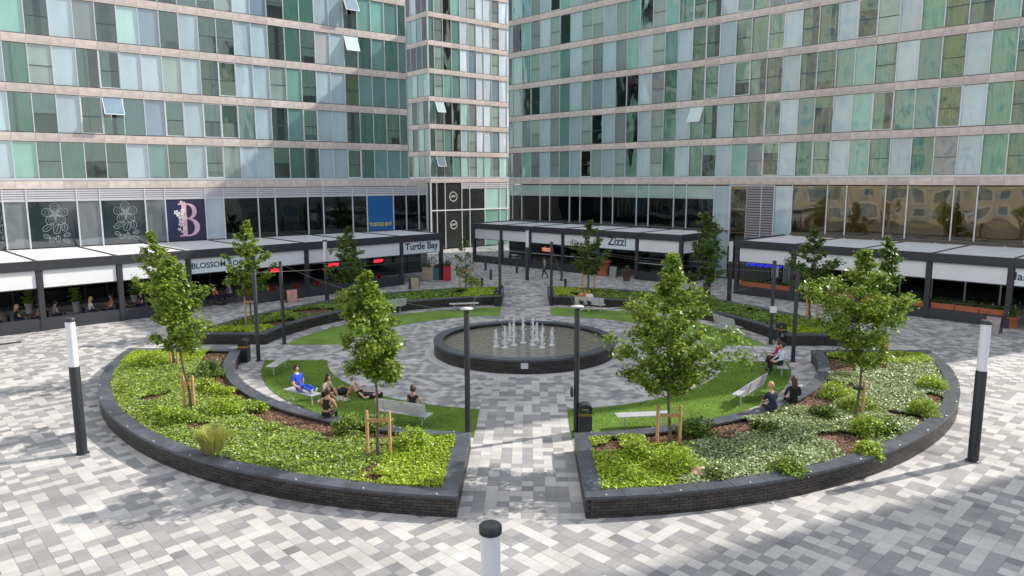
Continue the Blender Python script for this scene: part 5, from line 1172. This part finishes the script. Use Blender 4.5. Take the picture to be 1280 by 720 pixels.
P1 = g(966, 514, .54); person('blonde person in navy dress sitting on the coping', P1 + Z(.12), face_to(P1, g(905, 505)), 'sit_fwd', nav, nav, shoe_d, 'blonde', False, sleeve=.7, trouser=.8, female=True)
P2 = g(991, 505, .54); person('brown haired person in black sitting on the coping by the blonde one', P2 + Z(.12), face_to(P2, g(940, 480)), 'sit', blk, blk, shoe_d, 'brown', True, sleeve=1.8, female=True)
P3 = g(681, 347.5); person('person in grey jacket walking toward the Zizzi terrace', P3 + Z(.90), R(70), 'walk', gry, nav, shoe_d, 'dark', sleeve=1.9)
bp, bz = seat_of(b10); ax = Vector((math.cos(bz), math.sin(bz), 0))
for s_, tp, bt_, lab, hr in ((-.55, org, blk, 'person in orange top on the bench before the dark wall', 'brown'), (-.05, wht_, blk, 'person in white and black on the bench before the dark wall', 'dark')):
    Q = bp + ax * s_ * (1 if ax.x > 0 else -1); person(lab, Q + Z(.56), face_to(Q, CEN), 'sit_cross', tp, bt_, shoe_w, hr, True, sleeve=.6, female=True)
# things on the grass
r0 = thing('bag', 'black and yellow bag lying on the lawn beside the sitting person', 'bag', g(428, 493), R(25))
bm = bmesh.new(); bmesh.ops.create_icosphere(bm, subdivisions=3, radius=1)
for v in bm.verts: v.co = Vector((v.co.x * .34, v.co.y * .2, (v.co.z * .13 + .12) * (1 + .15 * math.sin(v.co.x * 7))))
me = bpy.data.meshes.new('bag_body'); bm.to_mesh(me); bm.free(); me.materials.append(blk); newobj('bag_body', me, r0); MB().tube([(-.2, 0, .2), (0, .05, .33), (.2, 0, .2)], .018, 6).build('strap', mat('yellow strap', (.6, .38, .05), .7), r0)
r0 = thing('picnic_blanket', 'pale pink blanket spread on the lawn by the sitting person', 'blanket', g(417, 500), R(12))
vs = [(x * .16 - .55, y * .14 - .35, .03 + .02 * math.sin(x * 2.1 + y) + .012 * math.cos(y * 3)) for y in range(6) for x in range(8)]; newobj('cloth_sheet', mesh('cloth_sheet', vs, [(y * 8 + x, y * 8 + x + 1, y * 8 + x + 9, y * 8 + x + 8) for y in range(5) for x in range(7)], cl('pale pink', (.55, .42, .38)), True), r0)
# ------------------------------------------------------------------ terrace furniture and diners
def chair(P, rz, m, lab, grp):
    r0 = thing('dining_chair', lab, 'chair', P, rz, grp)
    MB().box(-.22, .22, -.22, .22, .43, .48).build('seat', m, r0)
    mb = MB()
    for k in range(5):
        x0 = -.21 + k * .084; mb.add([(x0, -.2 - .04 * math.cos((k - 2) * .5), z) for z in (.5, .86)] + [(x0 + .084, -.2 - .04 * math.cos((k - 1) * .5), z) for z in (.5, .86)], [(0, 2, 3, 1)]); mb.add([(x0, -.225 - .04 * math.cos((k - 2) * .5), z) for z in (.5, .86)] + [(x0 + .084, -.225 - .04 * math.cos((k - 1) * .5), z) for z in (.5, .86)], [(1, 3, 2, 0)])
    mb.build('backrest', m, r0)
    for x, y in ((-.19, -.19), (.19, -.19), (-.19, .19), (.19, .19)): MB().tube([(x, y, .43), (x * 1.1, y * 1.1, 0)], .016, 6).build('leg', black, r0)
    return r0
def table(P, lab, grp):
    r0 = thing('dining_table', lab, 'table', P, 0, grp); MB().lathe([(.02, .70), (.40, .71), (.40, .74), (.38, .745)], 18).build('table_top', mat('dark table top', (.07, .05, .04), .4), r0); MB().tube([(0, 0, .03), (0, 0, .71)], .035, 8).build('stem', black, r0); MB().lathe([(.26, 0), (.25, .02), (.05, .035)], 14).build('base', black, r0); return r0
redc = mat('red chair shell', (.38, .012, .015), .5); tanc = mat('tan chair shell', (.28, .15, .07), .6)
proto = None; ptab = table(Vector((0, -400, 0)), 'x', None); pch = {}
def put(o, P, rz, lab, grp):
    c = copy_tree(o); c.location = P; c.rotation_euler = (0, 0, rz); c['label'] = lab; c['group'] = grp; return c
protos = {'red': chair(Vector((0, -400, 0)), 0, redc, 'x', 'x'), 'tan': chair(Vector((0, -400, 0)), 0, tanc, 'x', 'x'), 'blk': chair(Vector((0, -400, 0)), 0, dkgrey, 'x', 'x')}
def table_set(A, rz, s, y, col, tag_, where):
    P = loc_in(A, rz, s, y); put(ptab, P, rz, 'small round dining table ' + where, 'tables ' + tag_)
    for k, a in enumerate((0, 180)):
        Q = P + Matrix.Rotation(rz + R(a), 3, 'Z') @ Vector((.62, 0, 0)); put(protos[col], Q, rz + R(a) + R(90), {'red': 'red', 'tan': 'tan', 'blk': 'dark'}[col] + ' dining chair at a small table ' + where, 'chairs ' + tag_)
    return P
sets = []
for i, s in enumerate(np.arange(-5.5, 12.2, 1.75)): sets.append(table_set(AL, rzL, float(s), 1.25, 'blk', 'left of the BLOSSOM ROOM entrance', 'behind the terrace wall left of BLOSSOM ROOM'))
for s in np.arange(sp[6] + .9, sp[9] - .8, 1.7): table_set(AL, rzL, float(s), 1.2, 'red', 'below the red neon', 'below the red neon signs')
for s in np.arange(sr[0] + 1, sr[4] - 1, 1.75): table_set(AR, rzR, float(s), 1.5, 'red', 'behind the troughs', 'behind the terracotta troughs')
for s in list(np.arange(sc_[1] + .8, sc_[4] - .6, 1.9)): table_set(AC, rzC, float(s), 1.3, 'tan', 'under the Zizzi terrace', 'behind the Zizzi terrace wall')
for o in [ptab] + list(protos.values()):
    for ch in list(o.children): bpy.data.objects.remove(ch)
    bpy.data.objects.remove(o)
dtops = [('dark', blk), ('grey', gry), ('orange', org), ('white', wht_), ('navy', nav), ('tan', cl('tan', (.4, .25, .15))), ('green', cl('olive green', (.12, .16, .05))), ('pink', cl('pink', (.55, .2, .28)))]
dproto = [person('x', Vector((0, -400, 0)), 0, k, blk, nav, shoe_d, h_, l_, female=f_) for k, h_, l_, f_ in (('sit_fwd', 'dark', False, False), ('sit', 'brown', True, True), ('sit_fwd', 'blonde', True, True))]
n_ = 0
for i, P in enumerate(sets):
    for a in (0, 180):
        if (i * 2 + a // 180) % 7 in (3,) : continue
        c = copy_tree(dproto[n_ % 3]); nm, m_ = dtops[n_ % 8]
        Q = P + Matrix.Rotation(rzL + R(a), 3, 'Z') @ Vector((.58, 0, 0)); c.location = Q + Z(.58); c.rotation_euler = (0, 0, rzL + R(a) + R(90)); c['label'] = 'diner in ' + nm + ' top seated behind the terrace wall left of BLOSSOM ROOM'; c['group'] = 'diners on the long terrace'
        for ch in c.children:
            if ch.name.startswith('body'):
                ch.data = ch.data.copy(); ch.data.materials[1] = m_
        n_ += 1
for o in dproto:
    for ch in list(o.children): bpy.data.objects.remove(ch)
    bpy.data.objects.remove(o)

# cast iron cover set into the paving by the long terrace
r0 = thing('drain_cover', 'dark iron drain cover in the paving before the long terrace', 'drain cover', g(13, 429), rzL)
MB().box(-.45, .45, -.2, .2, .0005, .004).build('frame', dkgrey, r0)
for k in range(8): block('grate_bar', black, r0, -.42 + k * .108, -.36 + k * .108, -.17, .17, .0045, .009)
